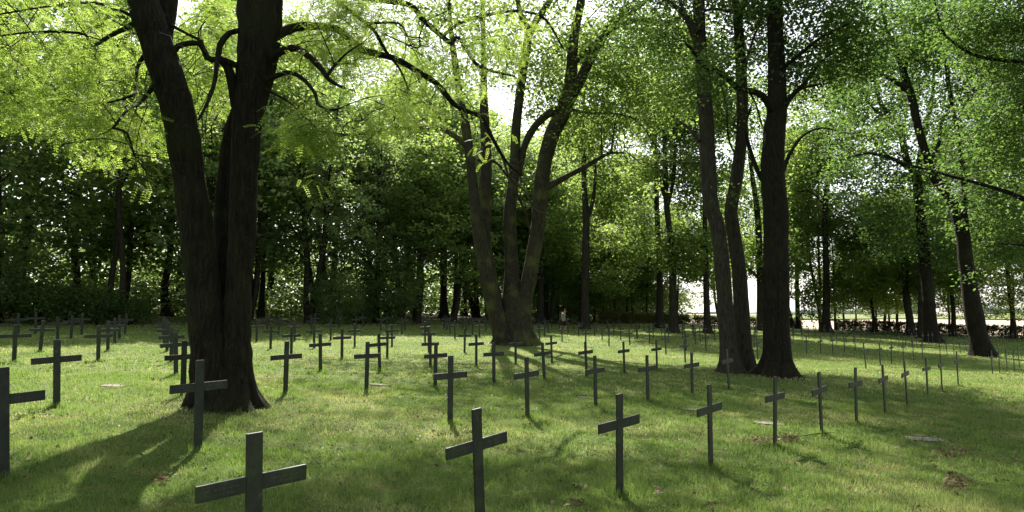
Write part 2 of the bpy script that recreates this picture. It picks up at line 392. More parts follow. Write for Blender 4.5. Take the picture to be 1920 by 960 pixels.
def shade_keep(C, strength=1.0, base=.03):
    """keep a leaf clump unless it would close a gap of the canopy that lets the sun on to the lawn"""
    C = np.atleast_2d(C); g = zg(C[:, 0], C[:, 1]); k = (C[:, 2]-g)/SUN[2]; G = C-SUN*k[:, None]
    k = (C[:, 2]-zg(G[:, 0], G[:, 1]))/SUN[2]; G = C-SUN*k[:, None]
    u, v = project(np.stack([G[:, 0], G[:, 1], zg(G[:, 0], G[:, 1])], 1))
    lit = np.where(G[:, 1] > 2.5, litmap(u, v), .15)
    n = fbm(G[:, 0]*.8+3, G[:, 1]*.8)
    lit = np.clip((lit+(fbm(G[:, 0]*1.5+3, G[:, 1]*1.1)-.5)*1.5-.12)*2.2, 0, 1)
    return rng.random(len(C)) > lit*strength*(1-base)
def ellipsoid(c, r, n, hollow=.35):
    d = unit(rng.normal(size=(n, 3))); q = (hollow+(1-hollow)*rng.random(n))**.5
    return np.asarray(c)+d*q[:, None]*np.asarray(r)
def blob(u, v, Y, ru, rv, rY, n, hollow=.1):
    """ellipsoid of clump centres round the point seen at u,v at distance Y"""
    return ellipsoid(P(u, v, Y), (ru*Y/F, rY, rv*Y/F), n, hollow)
def twig_to(tb, skel, c, r0=.012, sag=.15):
    """thin branch from the nearest skeleton point to a clump centre"""
    d = np.linalg.norm(skel-c, axis=1)+np.maximum(0, skel[:, 2]-c[2])*.4; i = int(np.argmin(d)); a = skel[i]
    L = np.linalg.norm(c-a)
    if L < .15 or L > 9: return None
    m1 = a+(c-a)*.35+np.array([random.gauss(0, .06)*L, random.gauss(0, .06)*L, .12*L]); m2 = a+(c-a)*.72+np.array([random.gauss(0, .06)*L, random.gauss(0, .06)*L, .06*L])
    tb.add([a, m1, m2, c], [r0*(.6+L*.4), r0*(.5+L*.25), r0*.55, r0*.25], seg=4, step=.5)
    return np.vstack([a+(m1-a)*.6, m1, m2])
def clear_front(C, limbs, r, p):
    # trunks stand mostly clear of foliage on their open side
    near = np.zeros(len(C), bool)
    for pts, rad in limbs:
        q, w_ = smooth_poly(pts, rad, .6)
        for a, w1 in zip(q, w_): k = C[:, 1]/a[1]; near |= (np.hypot(C[:, 0]-a[0]*k, C[:, 2]-(HC+(a[2]-HC)*k)) < r+w1) & (C[:, 1] < a[1]+.4)
    return C[~(near & (rng.random(len(C)) < p))]
def growth(tb, skel, clumps, r0, frac=.3, maxn=500):
    """network of twigs: later twigs may start from earlier ones"""
    n = min(maxn, int(len(clumps)*frac)); idx = rng.permutation(len(clumps))[:n]
    S = skel
    order = sorted(idx, key=lambda i: np.min(np.linalg.norm(skel[::2]-clumps[i], axis=1)))
    buf = []
    for i in order:
        q = twig_to(tb, S, clumps[i], r0)
        if q is not None:
            buf.append(q)
            if len(buf) >= 12: S = np.vstack([S]+buf); buf = []
GRP_HERO = None
def hero(name, label, cat, base_uv, stems, branches, clumps, leafargs, bark, twig_r=.012, twig_frac=.3, maxtw=450, flare=None, leafmat=None, compound=False, keep=1.0, group=None, seg=20, trunk_first=True, extra_skel=None):
    bx, by = base_uv; bz = float(zg(bx, by)); root = thing(name, label, cat, (bx, by, bz), group); off = (bx, by, bz)
    skel = []
    for k, (pts, rad) in enumerate(stems):
        tb = Tubes(); p, r = tb.add(pts, rad, seg=seg, knob=.05, ridge=.028 if by < 15 else (.02 if by < 30 else .012), flare=flare if k < 4 else None, step=.08 if by < 15 else .25)
        link('trunk' if k == 0 and trunk_first else 'stem', tb.mesh('trunk', bark, off), root); skel.append(p[p[:, 2] > bz+2.5])
    for pts, rad in branches:
        tb = Tubes(); p, r = tb.add(pts, rad, seg=9, knob=.09, step=.15 if by < 15 else .3); link('branch', tb.mesh('branch', bark, off), root); skel.append(p)
    skel = np.vstack([s for s in skel if len(s)])
    if extra_skel is not None: skel = np.vstack([skel, extra_skel])
    if keep: clumps = clumps[shade_keep(clumps, keep)]
    tb = Tubes()
    # side shoots all along the limbs, forking once, most of them carrying leaves
    ls = 1.0 if by < 15 else (1.5 if by < 30 else 2.2); ends = []
    for pts, rad in branches+([] if by < 15 else [([p for p in q[0] if p[2] > bz+(9 if by > 30 else 5.5)], q[1]) for q in stems]):
        if len(pts) < 2: continue
        p, _ = smooth_poly(pts, [1.0]*len(pts), .15); n = int(len(p)*.15/(.34*ls))
        for _ in range(n):
            i = random.randint(min(int(len(p)*.15), len(p)-2), len(p)-1); a = p[i]; tdir = unit(p[min(i+1, len(p)-1)]-p[max(i-1, 0)])
            d = unit(tdir*.5+rng.normal(size=3)*np.array([.8, .8, .7])+np.array([0, 0, random.choice([.3, -.35])])); L = ls*random.uniform(.25, 1.15)
            m = a+d*L*.5+rng.normal(size=3)*.06*L; e = a+d*L+np.array([0, 0, -.16*L])+rng.normal(size=3)*.1*L
            rr = twig_r*(.5+.45*L/ls); tb.add([a, m, e], [rr, rr*.7, rr*.3], seg=4, step=.3)
            e2 = m+unit(d+rng.normal(size=3)*.6)*L*.55; tb.add([m, (m+e2)/2+rng.normal(size=3)*.03*L, e2], [rr*.6, rr*.45, rr*.25], seg=4, step=.3)
            if random.random() < (.32 if by < 15 else .5): ends += [e, e2]
    if ends:
        E_ = np.array(ends)
        if keep: E_ = E_[shade_keep(E_, keep)]
        clumps = np.vstack([clumps, E_])
    clumps = clear_front(clumps, stems, .42 if by < 15 else (.3 if by < 30 else .6), 1.0 if by < 15 else .75)
    growth(tb, skel, clumps, twig_r, twig_frac, maxtw)
    tone = np.clip(.5+rng.normal(size=len(clumps))*.25, 0, 1)
    lv = (compound_leaves if compound else simple_leaves)(clumps, tone, **leafargs)
    link('crown', crown_mesh('crown', lv, tb, leafmat, bark, off), root)
    return root
def poly(pix, Y0, Y1=None, wmul=1.0):
    """(u, v, width) list of a traced limb, its distance running from Y0 to Y1"""
    Y1 = Y0 if Y1 is None else Y1; n = len(pix); pts = []; rad = []
    for i, (u, v, wd) in enumerate(pix):
        Y = Y0+(Y1-Y0)*i/(n-1)+math.sin(i*1.7+u)*.02*abs(Y1-Y0); pts.append(P(u, v, Y)); rad.append(wd*.5*Y/F*wmul)
    return pts, rad
def up_out(pl, dz=6.0, dx=0, dy=0, r=.4):
    """carry a limb on above the picture"""
    pts, rad = pl; d = unit(pts[-1]-pts[-2]); p = pts[-1]
    pts = pts+[p+d*dz*.4+np.array([dx*.4, dy*.4, dz*.2]), p+d*dz*.6+np.array([dx, dy, dz*.6])]; rad = rad+[rad[-1]*.75, rad[-1]*r]
    return pts, rad

# ------------------------------------------------------------------ the twin-stemmed locust on the left
def tree_twin():
    b = ground_at(418, 762); Y = b[1]; g = P(418, 775, Y)[2]
    st = [up_out(poly([(404, 800, 92), (400, 740, 80), (393, 640, 68), (381, 540, 60), (368, 430, 58), (356, 345, 56), (335, 210, 60), (300, 100, 58), (268, 0, 56), (262, -60, 52)], Y, Y-.3), 4),
          up_out(poly([(444, 800, 72), (444, 740, 66), (444, 640, 50), (447, 540, 46), (455, 430, 50), (458, 320, 48), (465, 210, 54), (476, 110, 62), (482, 20, 72), (480, -70, 64)], Y-.05, Y+.1), 4),
          poly([(424, 780, 66), (425, 640, 50), (424, 520, 38), (419, 400, 32), (424, 310, 26), (436, 240, 28), (455, 180, 22)], Y+.28, Y+.6),
          up_out(poly([(470, 240, 30), (492, 150, 42), (510, 70, 34), (515, 0, 30), (520, -60, 24)], Y+.15, Y+.5), 4),
          up_out(poly([(296, 140, 24), (306, 70, 34), (314, 10, 36), (322, -60, 32)], Y-.2, Y+.4), 4)]
    br = [poly([(262, 40, 11), (205, 68, 8), (175, 85, 6), (160, 65, 5), (120, 60, 5), (60, 60, 4), (-20, 70, 3)], Y-.2, Y-2),
          poly([(262, 36, 8), (200, 10, 6), (150, 5, 5), (90, 12, 4), (-10, 28, 3)], Y, Y-1.5),
          poly([(275, 98, 10), (258, 125, 7), (255, 165, 6), (245, 180, 5), (195, 195, 3)], Y, Y-1.2),
          poly([(298, 148, 11), (265, 190, 8), (240, 205, 6), (212, 240, 5)], Y, Y-1.5),
          poly([(212, 240, 5), (238, 250, 5), (252, 290, 4), (280, 330, 2)], Y-1.5, Y-1.8),
          poly([(322, 106, 14), (335, 86, 12), (375, 82, 10), (388, 108, 12), (408, 110, 12), (412, 85, 12), (430, 62, 10), (452, 57, 10)], Y-.3, Y-.1),
          poly([(322, 48, 7), (352, 64, 5), (378, 78, 6), (384, 100, 5)], Y-.1, Y-.3),
          poly([(408, 106, 9), (403, 150, 8), (390, 190, 7), (372, 225, 4)], Y-.3, Y-.9),
          poly([(404, 106, 14), (422, 118, 17), (434, 150, 18), (440, 200, 16)], Y-.2, Y),
          poly([(420, 112, 11), (446, 124, 12), (460, 130, 12)], Y-.2, Y),
          poly([(498, 100, 26), (525, 64, 20), (560, 50, 17), (610, 50, 15), (640, 60, 14), (680, 93, 13), (740, 110, 12), (785, 135, 12), (822, 160, 11), (850, 194, 10), (880, 210, 9), (905, 222, 8), (925, 262, 7), (952, 306, 5), (980, 330, 3)], Y+.1, Y+4.5),
          poly([(497, 118, 18), (530, 95, 15), (560, 92, 13), (598, 124, 11), (618, 150, 8), (645, 165, 5)], Y+.1, Y-1),
          poly([(612, 145, 7), (628, 122, 6), (650, 100, 4), (680, 80, 2)], Y-.8, Y-.5),
          poly([(500, 150, 11), (540, 136, 9), (570, 150, 8), (592, 178, 6), (596, 195, 6), (620, 208, 4), (645, 200, 2)], Y, Y-1.4),
          poly([(492, 165, 6), (540, 190, 4), (575, 222, 3), (600, 245, 3), (640, 250, 2)], Y, Y-1),
          poly([(600, -30, 10), (640, 8, 8), (677, 37, 7), (702, 58, 7), (723, 95, 6), (750, 130, 4), (765, 165, 3)], Y+.5, Y+2),
          poly([(520, -40, 22), (640, -12, 14), (715, 0, 12), (769, 10, 11), (794, 38, 11), (828, 67, 10), (846, 80, 9), (860, 71, 7), (890, 117, 7), (915, 131, 6), (965, 143, 4)], Y+.5, Y+5),
          poly([(828, 69, 7), (865, 42, 7), (911, 29, 7), (957, 21, 6), (990, 23, 5), (1023, 37, 5), (1057, 92, 3)], Y+3.6, Y+6),
          poly([(686, 44, 5), (748, 44, 4), (765, 68, 3), (790, 70, 2)], Y+1, Y+2),
          poly([(716, 62, 3), (783, 90, 3), (786, 70, 3), (800, 40, 3), (840, 20, 2)], Y+1.5, Y+2.5),
          poly([(385, 40, 2.5), (372, 60, 2.5), (372, 85, 2)], Y-.3, Y-.3),
          poly([(290, 100, 2.5), (272, 150, 2), (276, 200, 1.6)], Y-.5, Y-1)]
    C = np.vstack([blob(90, 30, Y-.5, 250, 80, 1.8, 200), blob(100, 120, Y-1, 170, 60, 1.2, 105), blob(60, 200, Y-.5, 110, 50, 1.0, 80), blob(190, 230, Y-1, 80, 30, 1, 70), blob(265, 235, Y, 40, 45, .8, 50),
                   blob(150, 280, Y+.5, 60, 20, .8, 10), blob(395, 40, Y+1, 70, 60, 1.4, 130), blob(385, 150, Y+1, 40, 60, 1, 50), blob(610, 30, Y+1, 130, 60, 2, 210), blob(560, 90, Y, 60, 60, 1.5, 60),
                   blob(555, 235, Y-1.4, 60, 34, .8, 55), blob(640, 120, Y+1, 60, 60, 1.5, 40), blob(725, 225, Y, 60, 26, 1, 36), blob(770, 200, Y+2, 60, 60, 1, 30), blob(720, 120, Y+3, 120, 60, 1.5, 45),
                   blob(860, 120, Y+4, 130, 90, 2, 90), blob(700, 50, Y+2, 100, 60, 2, 110), blob(930, 60, Y+4, 100, 60, 2, 60), blob(590, 260, Y-1, 40, 18, .5, 12),
                   ellipsoid((-6, Y+1, 11), (7, 6, 2.6), 60), ellipsoid((0, Y+3, 10.5), (4, 3, 2), 15)])
    hero('locust_tree', 'huge dark twin-trunked tree with pinnate leaves, left of centre, nearest to the viewer', 'tree', (b[0], b[1]), st, br, C,
         dict(spread=.17, n_per=9, L=.215, pairs=6), M_bark1, .011, .5, 700, (.55, .5, 5, float(zg(*b))), M_ash, True, .0, seg=110)
tree_twin()

# ------------------------------------------------------------------ the many-stemmed tree in the middle
def tree_coppice():
    b = ground_at(965, 646); Y = b[1]
    st = [poly([(965, 672, 66), (965, 640, 62), (963, 605, 62), (963, 575, 54), (961, 545, 36), (959, 515, 26), (958, 480, 20)], Y, Y+.5),
          up_out(poly([(950, 640, 40), (932, 590, 34), (918, 530, 32), (908, 470, 28), (906, 420, 28), (908, 370, 26), (912, 300, 20), (908, 220, 18), (907, 160, 13), (906, 60, 9), (905, 0, 8)], Y, Y+1), 3),
          up_out(poly([(945, 640, 30), (926, 570, 28), (912, 510, 27), (902, 460, 26), (893, 400, 22), (886, 340, 18), (880, 290, 17), (872, 230, 17), (862, 180, 14), (854, 120, 13), (847, 70, 9), (842, 0, 6)], Y-.5, Y-1), 3),
          poly([(964, 630, 34), (962, 560, 27), (958, 470, 25), (956, 400, 24), (964, 330, 20), (967, 250, 18), (973, 190, 17), (981, 130, 17), (990, 62, 15), (974, 20, 10), (968, -30, 7)], Y+.6, Y),
          up_out(poly([(978, 640, 38), (984, 570, 27), (998, 490, 27), (1008, 430, 27), (1016, 345, 29), (1022, 300, 27), (1036, 250, 30), (1056, 210, 32), (1068, 170, 28), (1073, 110, 20), (1080, 60, 13), (1092, 0, 11)], Y, Y+.5), 3)]
    br = [poly([(985, 85, 12), (1005, 40, 13), (1031, 0, 12), (1050, -50, 8)], Y, Y+1),
          poly([(971, 330, 15), (985, 270, 14), (1005, 235, 14), (1028, 214, 15), (1050, 205, 16)], Y+.5, Y),
          poly([(1062, 200, 20), (1085, 158, 19), (1108, 108, 20), (1132, 67, 18), (1157, 35, 14), (1190, 17, 12), (1225, -10, 8)], Y, Y-2),
          poly([(1080, 115, 12), (1119, 79, 11), (1148, 54, 10), (1182, 40, 10), (1211, 38, 9), (1262, 40, 7), (1290, 20, 4)], Y, Y-2.5),
          poly([(1068, 110, 12), (1074, 60, 11), (1082, 20, 9), (1090, -30, 6)], Y+.3, Y+.6),
          poly([(1024, 352, 14), (1057, 334, 11), (1098, 312, 10), (1132, 292, 7), (1147, 287, 5), (1170, 287, 3)], Y, Y-1.5),
          poly([(1128, 292, 5), (1128, 262, 3), (1126, 230, 2)], Y-1.4, Y-1.4), poly([(1146, 286, 5), (1152, 240, 3), (1156, 215, 2)], Y-1.4, Y-1.6),
          poly([(875, 275, 10), (857, 258, 10), (840, 247, 9), (819, 240, 8), (773, 240, 7), (723, 242, 7), (690, 250, 6), (640, 252, 5), (600, 246, 3)], Y-.8, Y-2.5),
          poly([(918, 250, 6), (940, 290, 5), (955, 330, 4), (985, 360, 4), (1005, 395, 3), (1040, 400, 2)], Y-.8, Y-1.5),
          poly([(1068, 205, 6), (1110, 212, 4), (1165, 215, 4), (1200, 232, 3), (1240, 290, 2)], Y, Y-1.5),
          poly([(895, 300, 6), (930, 305, 5), (960, 345, 5), (985, 400, 5), (998, 450, 4)], Y+1, Y+1.5)]
    C = np.vstack([blob(700, 60, Y, 130, 110, 3.5, 330), blob(760, 160, Y+2, 120, 70, 3, 140), blob(860, 60, Y, 140, 130, 3.5, 270), blob(1000, 80, Y+1, 130, 150, 3.5, 300), blob(1130, 90, Y, 130, 110, 3.5, 270), blob(1230, 150, Y, 110, 110, 3, 190),
                   blob(960, 200, Y+2, 110, 60, 2.5, 100), blob(1130, 220, Y, 110, 40, 2.5, 120), blob(790, 190, Y, 110, 50, 2.5, 90), blob(700, 240, Y-1, 90, 25, 2, 40), blob(1100, 270, Y-1, 70, 30, 1.5, 24),
                   blob(960, -160, Y, 440, 190, 7, 620), blob(620, 140, Y, 50, 70, 2, 40), blob(905, 130, Y-1, 25, 50, 1, 26), blob(1030, 420, Y, 40, 30, 1, 5)])
    hero('coppiced_maple', 'tree of five tall stems rising from one mossy stump, in the centre', 'tree', (b[0], b[1]), st, br, C,
         dict(spread=.45, n_per=34, size=.18), M_bark2, .014, .35, 600, (1.4, .38, 6, float(zg(*b))), M_mid, False, .9, seg=56)
tree_coppice()

# ------------------------------------------------------------------ three close trunks right of centre
def trees_three():
    b = ground_at(1368, 699); Y = b[1]
    st = [up_out(poly([(1370, 716, 44), (1370, 698, 42), (1366, 650, 32), (1361, 590, 29), (1355, 510, 28), (1345, 425, 27), (1332, 375, 29), (1325, 250, 28), (1320, 167, 26), (1313, 83, 22), (1310, 0, 22), (1306, -80, 19)], Y, Y+.5), 5, -1)]
    br = [poly([(1312, 110, 9), (1300, 70, 8), (1285, 30, 7), (1268, -20, 5)], Y, Y-1), poly([(1312, 265, 7), (1296, 245, 6), (1281, 232, 5), (1262, 220, 3)], Y, Y+1), poly([(1312, 305, 4), (1280, 306, 3), (1240, 300, 2)], Y, Y+1),
          poly([(1320, 20, 5), (1345, 17, 5), (1370, 22, 4)], Y, Y), poly([(1310, 60, 14), (1275, 20, 10), (1240, -5, 8), (1190, -20, 5)], Y, Y+1)]
    C = np.vstack([blob(1230, 40, Y+1, 110, 90, 2.4, 150), blob(1320, 60, Y+1.5, 90, 90, 2, 110), blob(1290, 170, Y+2, 70, 50, 1.5, 40), blob(1290, -190, Y, 260, 200, 4.5, 520)])
    hero('maple_tree', 'leaning pale-barked tree, left of two slim trunks standing close together', 'tree', b, st, br, C, dict(spread=.34, n_per=30, size=.12), M_bark3, .011, .35, 300, (.7, .25, 4, float(zg(*b))), M_maple, False, .85, seg=56)
    b = ground_at(1400, 697); Y = b[1]
    st = [up_out(poly([(1404, 712, 36), (1402, 696, 36), (1396, 650, 28), (1391, 592, 29), (1386, 508, 26), (1377, 446, 25), (1371, 396, 24), (1381, 333, 24), (1391, 250, 21), (1391, 167, 21), (1387, 83, 20), (1379, 0, 13), (1376, -80, 11)], Y, Y+.5), 5, .5)]
    br = [poly([(1384, 40, 9), (1400, 0, 8), (1415, -40, 6)], Y, Y+.6), poly([(1396, 130, 6), (1410, 80, 5), (1425, 40, 4), (1432, 0, 3)], Y, Y+1), poly([(1384, 300, 4), (1366, 260, 4), (1362, 200, 3), (1350, 150, 3)], Y, Y+1), poly([(1395, 160, 5), (1415, 190, 4), (1430, 240, 3)], Y, Y+1)]
    C = np.vstack([blob(1395, 40, Y+1, 70, 80, 2, 110), blob(1430, 110, Y+2.4, 60, 50, 1.4, 50), blob(1360, 200, Y+3, 50, 50, 1.4, 24), blob(1420, -170, Y, 230, 180, 4, 420)])
    hero('maple_tree', 'pale-barked tree with a swollen bend, right of two slim trunks standing close together', 'tree', b, st, br, C, dict(spread=.34, n_per=30, size=.12), M_bark3, .011, .35, 260, (.7, .25, 4, float(zg(*b))), M_maple, False, .85, seg=56)
    b = ground_at(1457, 705); Y = b[1]
    st = [up_out(poly([(1457, 726, 66), (1456, 704, 60), (1457, 670, 50), (1456, 592, 46), (1455, 508, 46), (1454, 400, 46), (1449, 330, 42), (1452, 250, 40), (1457, 208, 36), (1456, 125, 31), (1454, 60, 29), (1453, 0, 27), (1452, -80, 24)], Y, Y), 6)]
    br = [poly([(1447, 205, 16), (1430, 180, 13), (1405, 170, 12), (1382, 165, 11), (1362, 145, 10), (1340, 130, 9), (1318, 124, 8), (1300, 96, 7), (1286, 82, 4)], Y-.2, Y-2),
          poly([(1465, 215, 13), (1480, 185, 10), (1500, 165, 8), (1522, 140, 6), (1537, 118, 5), (1560, 100, 3)], Y, Y-1.2), poly([(1470, 205, 9), (1488, 176, 6), (1515, 162, 5), (1555, 156, 3)], Y, Y+1),
          poly([(1447, 360, 10), (1425, 330, 9), (1408, 285, 7), (1398, 240, 5), (1408, 200, 4)], Y+.3, Y+2), poly([(1465, 330, 9), (1480, 290, 7), (1505, 255, 5), (1540, 240, 4), (1570, 245, 2)], Y+.3, Y+2.4),
          poly([(1466, 130, 8), (1490, 110, 7), (1540, 70, 6), (1590, 45, 4)], Y, Y-1.5)]
    C = np.vstack([blob(1520, 50, Y, 110, 90, 2.4, 200), blob(1590, 100, Y, 90, 70, 2.2, 130), blob(1500, 140, Y+1, 60, 30, 1.5, 36), blob(1340, 130, Y-1.5, 60, 40, 1.2, 36), blob(1440, -20, Y-1, 90, 50, 2, 90), blob(1540, -170, Y, 260, 190, 4.5, 640), blob(1540, 230, Y+2, 50, 20, 1, 14)])
    hero('maple_tree', 'thick near-black straight trunk with wide flared roots, right of the slim pair', 'tree', b, st, br, C, dict(spread=.34, n_per=30, size=.12), M_bark1, .011, .35, 380, (1.1, .5, 5, float(zg(*b))), M_maple, False, .85, seg=70)
trees_three()

# ------------------------------------------------------------------ right-hand trees
def trees_right():
    b = ground_at(1843, 668); Y = b[1]
    st = [up_out(poly([(1845, 684, 44), (1843, 668, 40), (1834, 630, 32), (1826, 592, 32), (1813, 508, 25), (1806, 446, 23), (1797, 395, 28)], Y, Y), .1),
          up_out(poly([(1802, 425, 22), (1796, 400, 19), (1780, 372, 17), (1762, 345, 16), (1751, 333, 16), (1734, 283, 15), (1720, 233, 15), (1710, 187, 15), (1697, 146, 14), (1686, 108, 11), (1665, 62, 7), (1655, 20, 5)], Y, Y+1), 2),
          up_out(poly([(1804, 410, 14), (1808, 340, 12), (1802, 290, 10), (1790, 220, 8), (1776, 140, 7), (1774, 60, 5)], Y+.2, Y+1.5), 3)]
    br = [poly([(1697, 168, 10), (1678, 152, 9), (1655, 142, 8), (1622, 138, 7), (1572, 122, 5), (1530, 122, 3)], Y, Y-2), poly([(1698, 120, 6), (1708, 100, 5), (1710, 84, 4)], Y, Y), poly([(1745, 300, 8), (1760, 270, 7), (1765, 230, 5), (1780, 200, 4)], Y, Y+1)]
    C = np.vstack([blob(1680, 60, Y, 120, 90, 3.5, 250), blob(1790, 90, Y, 110, 120, 3.5, 260), blob(1800, 260, Y, 60, 80, 2.5, 80), blob(1880, 200, Y, 90, 200, 4, 650), blob(1870, 420, Y+2, 70, 80, 3, 200), blob(1840, 380, Y-1, 60, 60, 2, 90), blob(1760, -180, Y, 300, 200, 7, 700), blob(1690, 230, Y+1, 50, 50, 2, 40), blob(1580, 130, Y-1, 80, 30, 1.5, 50)])
    hero('maple_tree', 'dark forked tree with a bent trunk near the right edge, crosses at its foot', 'tree', b, st, br, C, dict(spread=.45, n_per=48, size=.16), M_bark1, .014, .3, 420, (1.2, .35, 5, float(zg(*b))), M_maple, False, .8, seg=18)
    b = ground_at(1747, 642); Y = b[1]
    st = [poly([(1748, 655, 34), (1748, 641, 30), (1744, 600, 22), (1740, 550, 21), (1732, 467, 18), (1726, 400, 17), (1720, 345, 17), (1716, 318, 18)], Y, Y),
          up_out(poly([(1716, 325, 14), (1700, 300, 13), (1692, 260, 12), (1687, 235, 10), (1665, 212, 9), (1650, 190, 8), (1640, 150, 5)], Y, Y+1), 2),
          up_out(poly([(1720, 325, 12), (1726, 290, 10), (1736, 235, 8), (1745, 205, 7), (1750, 150, 5)], Y, Y+1), 2)]
    br = [poly([(1700, 314, 8), (1680, 300, 7), (1655, 292, 6), (1622, 288, 5), (1575, 300, 3)], Y, Y-2), poly([(1688, 236, 7), (1660, 220, 5), (1635, 200, 4), (1610, 160, 3)], Y, Y-1)]
    C = np.vstack([blob(1650, 200, Y, 110, 80, 4, 260), blob(1720, 300, Y-1, 90, 90, 3.5, 180), blob(1690, 420, Y, 70, 70, 3, 140), blob(1760, 440, Y, 60, 70, 3, 110), blob(1620, 340, Y+1, 70, 60, 3, 110), blob(1700, 60, Y, 160, 110, 5, 300)])
    hero('maple_tree', 'straight dark tree forking high up, just left of the bent one near the right edge', 'tree', b, st, br, C, dict(spread=.6, n_per=34, size=.26), M_bark1, .018, .3, 360, (1.4, .4, 5, float(zg(*b))), M_maple, False, .5, seg=16)
    # drooping crown reaching in from a trunk just beyond the right edge
    bx, by = 20.5, 24.5; Y = 25.0; z0 = float(zg(bx, by))
    st = [([(bx, by, z0-.3), (bx-.1, by, z0+3), (bx, by, z0+7), (bx+.3, by, z0+14)], [.42, .34, .28, .1])]
    br = [([(bx, by, z0+5), (bx-2, by, z0+6.6), (bx-4.5, by+.5, z0+7.6), (bx-6.5, by+.6, z0+8.2)], [.13, .09, .05, .02]), ([(bx, by, z0+7), (bx-1.5, by-1, z0+8.5), (bx-3.5, by-2, z0+9.6)], [.12, .08, .02]),
          ([(bx, by, z0+4), (bx-1.6, by, z0+4.8), (bx-2.8, by+.3, z0+5)], [.09, .05, .02]), poly([(1950, 120, 9), (1870, 112, 7), (1820, 100, 6), (1772, 66, 5), (1762, 40, 4), (1752, 0, 3)], Y, Y)]
    C = np.vstack([blob(1910, 60, Y, 120, 90, 2.5, 260), blob(1830, 40, Y, 90, 60, 2, 90), blob(1900, 190, Y, 80, 70, 2, 140), blob(1850, 250, Y+1, 60, 50, 1.5, 50), blob(1930, 300, Y, 60, 60, 2, 70), blob(1900, -150, Y, 200, 200, 4, 500), blob(1790, 380, Y+2, 30, 40, 1, 10)])
    hero('lime_tree', 'leafy drooping crown hanging in from the upper right corner', 'tree', (bx, by), st, br, C, dict(spread=.34, n_per=38, size=.115), M_bark1, .012, .3, 300, None, M_maple, False, .6)
trees_right()

# ------------------------------------------------------------------ woodland trees: a few kinds, then copies
def template(kind, H=19, low=3.0, spread=3.6, nclump=620, n_per=30, size=.26, mat=None, bark=None, fork=1, lean=0, tr=.22, stems=1):
    tb = Tubes(); skel = []; 
    for q in range(stems):
        dx, dy = random.gauss(0, .25)*(stems > 1), random.gauss(0, .25)*(stems > 1); pts = []; rad = []
        n = 8; px = py = 0
        for i in range(n+1):
            z = -.4+(H*.92+.4)*i/n; px += random.gauss(0, .12)+lean*.3+dx*1.2; py += random.gauss(0, .12)+dy*1.2
            pts.append((px*(i > 0), py*(i > 0), z)); rad.append(tr*(1-.8*i/n)*(1.25 if i == 0 else 1)/(stems**.4))
        p, r = tb.add(pts, rad, seg=10, step=.6, flare=(1.2, .4, 5, 0)); skel.append(p)
    base = np.vstack(skel); limbs = []; cents = []
    nl = 15
    for i in range(nl):
        z = low+(H-low)*(.08+.85*i/nl)+random.gauss(0, .4); j = int(np.argmin(np.abs(base[:, 2]-z*.88))); a = base[j]
        an = i*2.4+random.gauss(0, .4); prof = spread*(math.sin(math.pi*min(1, max(.08, (z-low*.6)/(H-low*.6)))**.75)*.9+.15)
        e = np.array([a[0]+math.cos(an)*prof*.72, a[1]+math.sin(an)*prof*.72, z+random.gauss(0, .5)]); m = a+(e-a)*.5+np.array([0, 0, prof*.22])
        p, r = tb.add([a, m, e], [tr*.34*(1-.5*i/nl), tr*.2, .02], seg=5, step=.7); limbs.append(p[len(p)//3:]); cents.append((e, prof))
    C = []
    for e, prof in cents: C.append(ellipsoid(e, (prof*.55+.5, prof*.55+.5, 1.25+prof*.16), nclump//nl, .3))
    C = np.vstack(C); growth(tb, np.vstack(limbs+[base[base[:, 2] > low]]), C, .02, .16, 110)
    tone = np.clip(.5+rng.normal(size=len(C))*.28, 0, 1)
    V, Fc, rn = simple_leaves(C, tone, .36, n_per, size, flat=.4)
    return tb.mesh(kind+'_trunk', bark), np_mesh(kind+'_crown', V, Fc, mat, rnd=rn)
TPL = {}
TPL['oak'] = [template('oak', 19, 5, 4.6, 520, 18, .30, M_dark, M_barkd, tr=.30), template('oak', 17, 4.2, 4.2, 520, 18, .30, M_mid, M_barkd, tr=.26), template('oak', 21, 5, 4.6, 480, 18, .30, M_dark, M_barkd, tr=.34, stems=2), template('oak', 17, 3, 4.2, 480, 18, .30, M_under, M_barkd, tr=.24)]
TPL['beech'] = [template('beech', 20, 6, 4.2, 620, 28, .24, M_mid, M_barkd, tr=.24), template('beech', 22, 8, 4.4, 600, 28, .24, M_mid, M_barkd, tr=.28, stems=2), template('beech', 17, 4.5, 3.8, 560, 28, .22, M_mid, M_barkd, tr=.2)]
TPL['low'] = [template('low', 13, 2.6, 3.4, 340, 26, .26, M_mid, M_barkd, tr=.17), template('low', 15, 3.4, 3.7, 360, 26, .26, M_mid, M_barkd, tr=.2)]
TPL['slim'] = [template('slim', 13, 3.0, 2.4, 300, 24, .22, M_mid, M_barkd, tr=.12, lean=.1), template('slim', 15, 2.5, 2.8, 340, 24, .22, M_maple, M_barkd, tr=.13)]
TPL['maple'] = [template('maple', 17, 4.0, 4.2, 640, 28, .23, M_maple, M_barkd, tr=.26), template('maple', 19, 5.5, 4.4, 600, 28, .23, M_maple, M_barkd, tr=.28)]
def plant(kind, x, y, label, group, sc=1.0, name=None, var=None, sz=1.0):
    tm, cm = TPL[kind][random.randrange(len(TPL[kind])) if var is None else var]
    r = thing(name or kind+'_tree', label, 'tree', (x, y, float(zg(x, y))), group); r.rotation_euler.z = random.random()*6.28; r.scale = (sc, sc, sc*sz)
    a = link('trunk', tm, r); c = link('crown', cm, r); return r
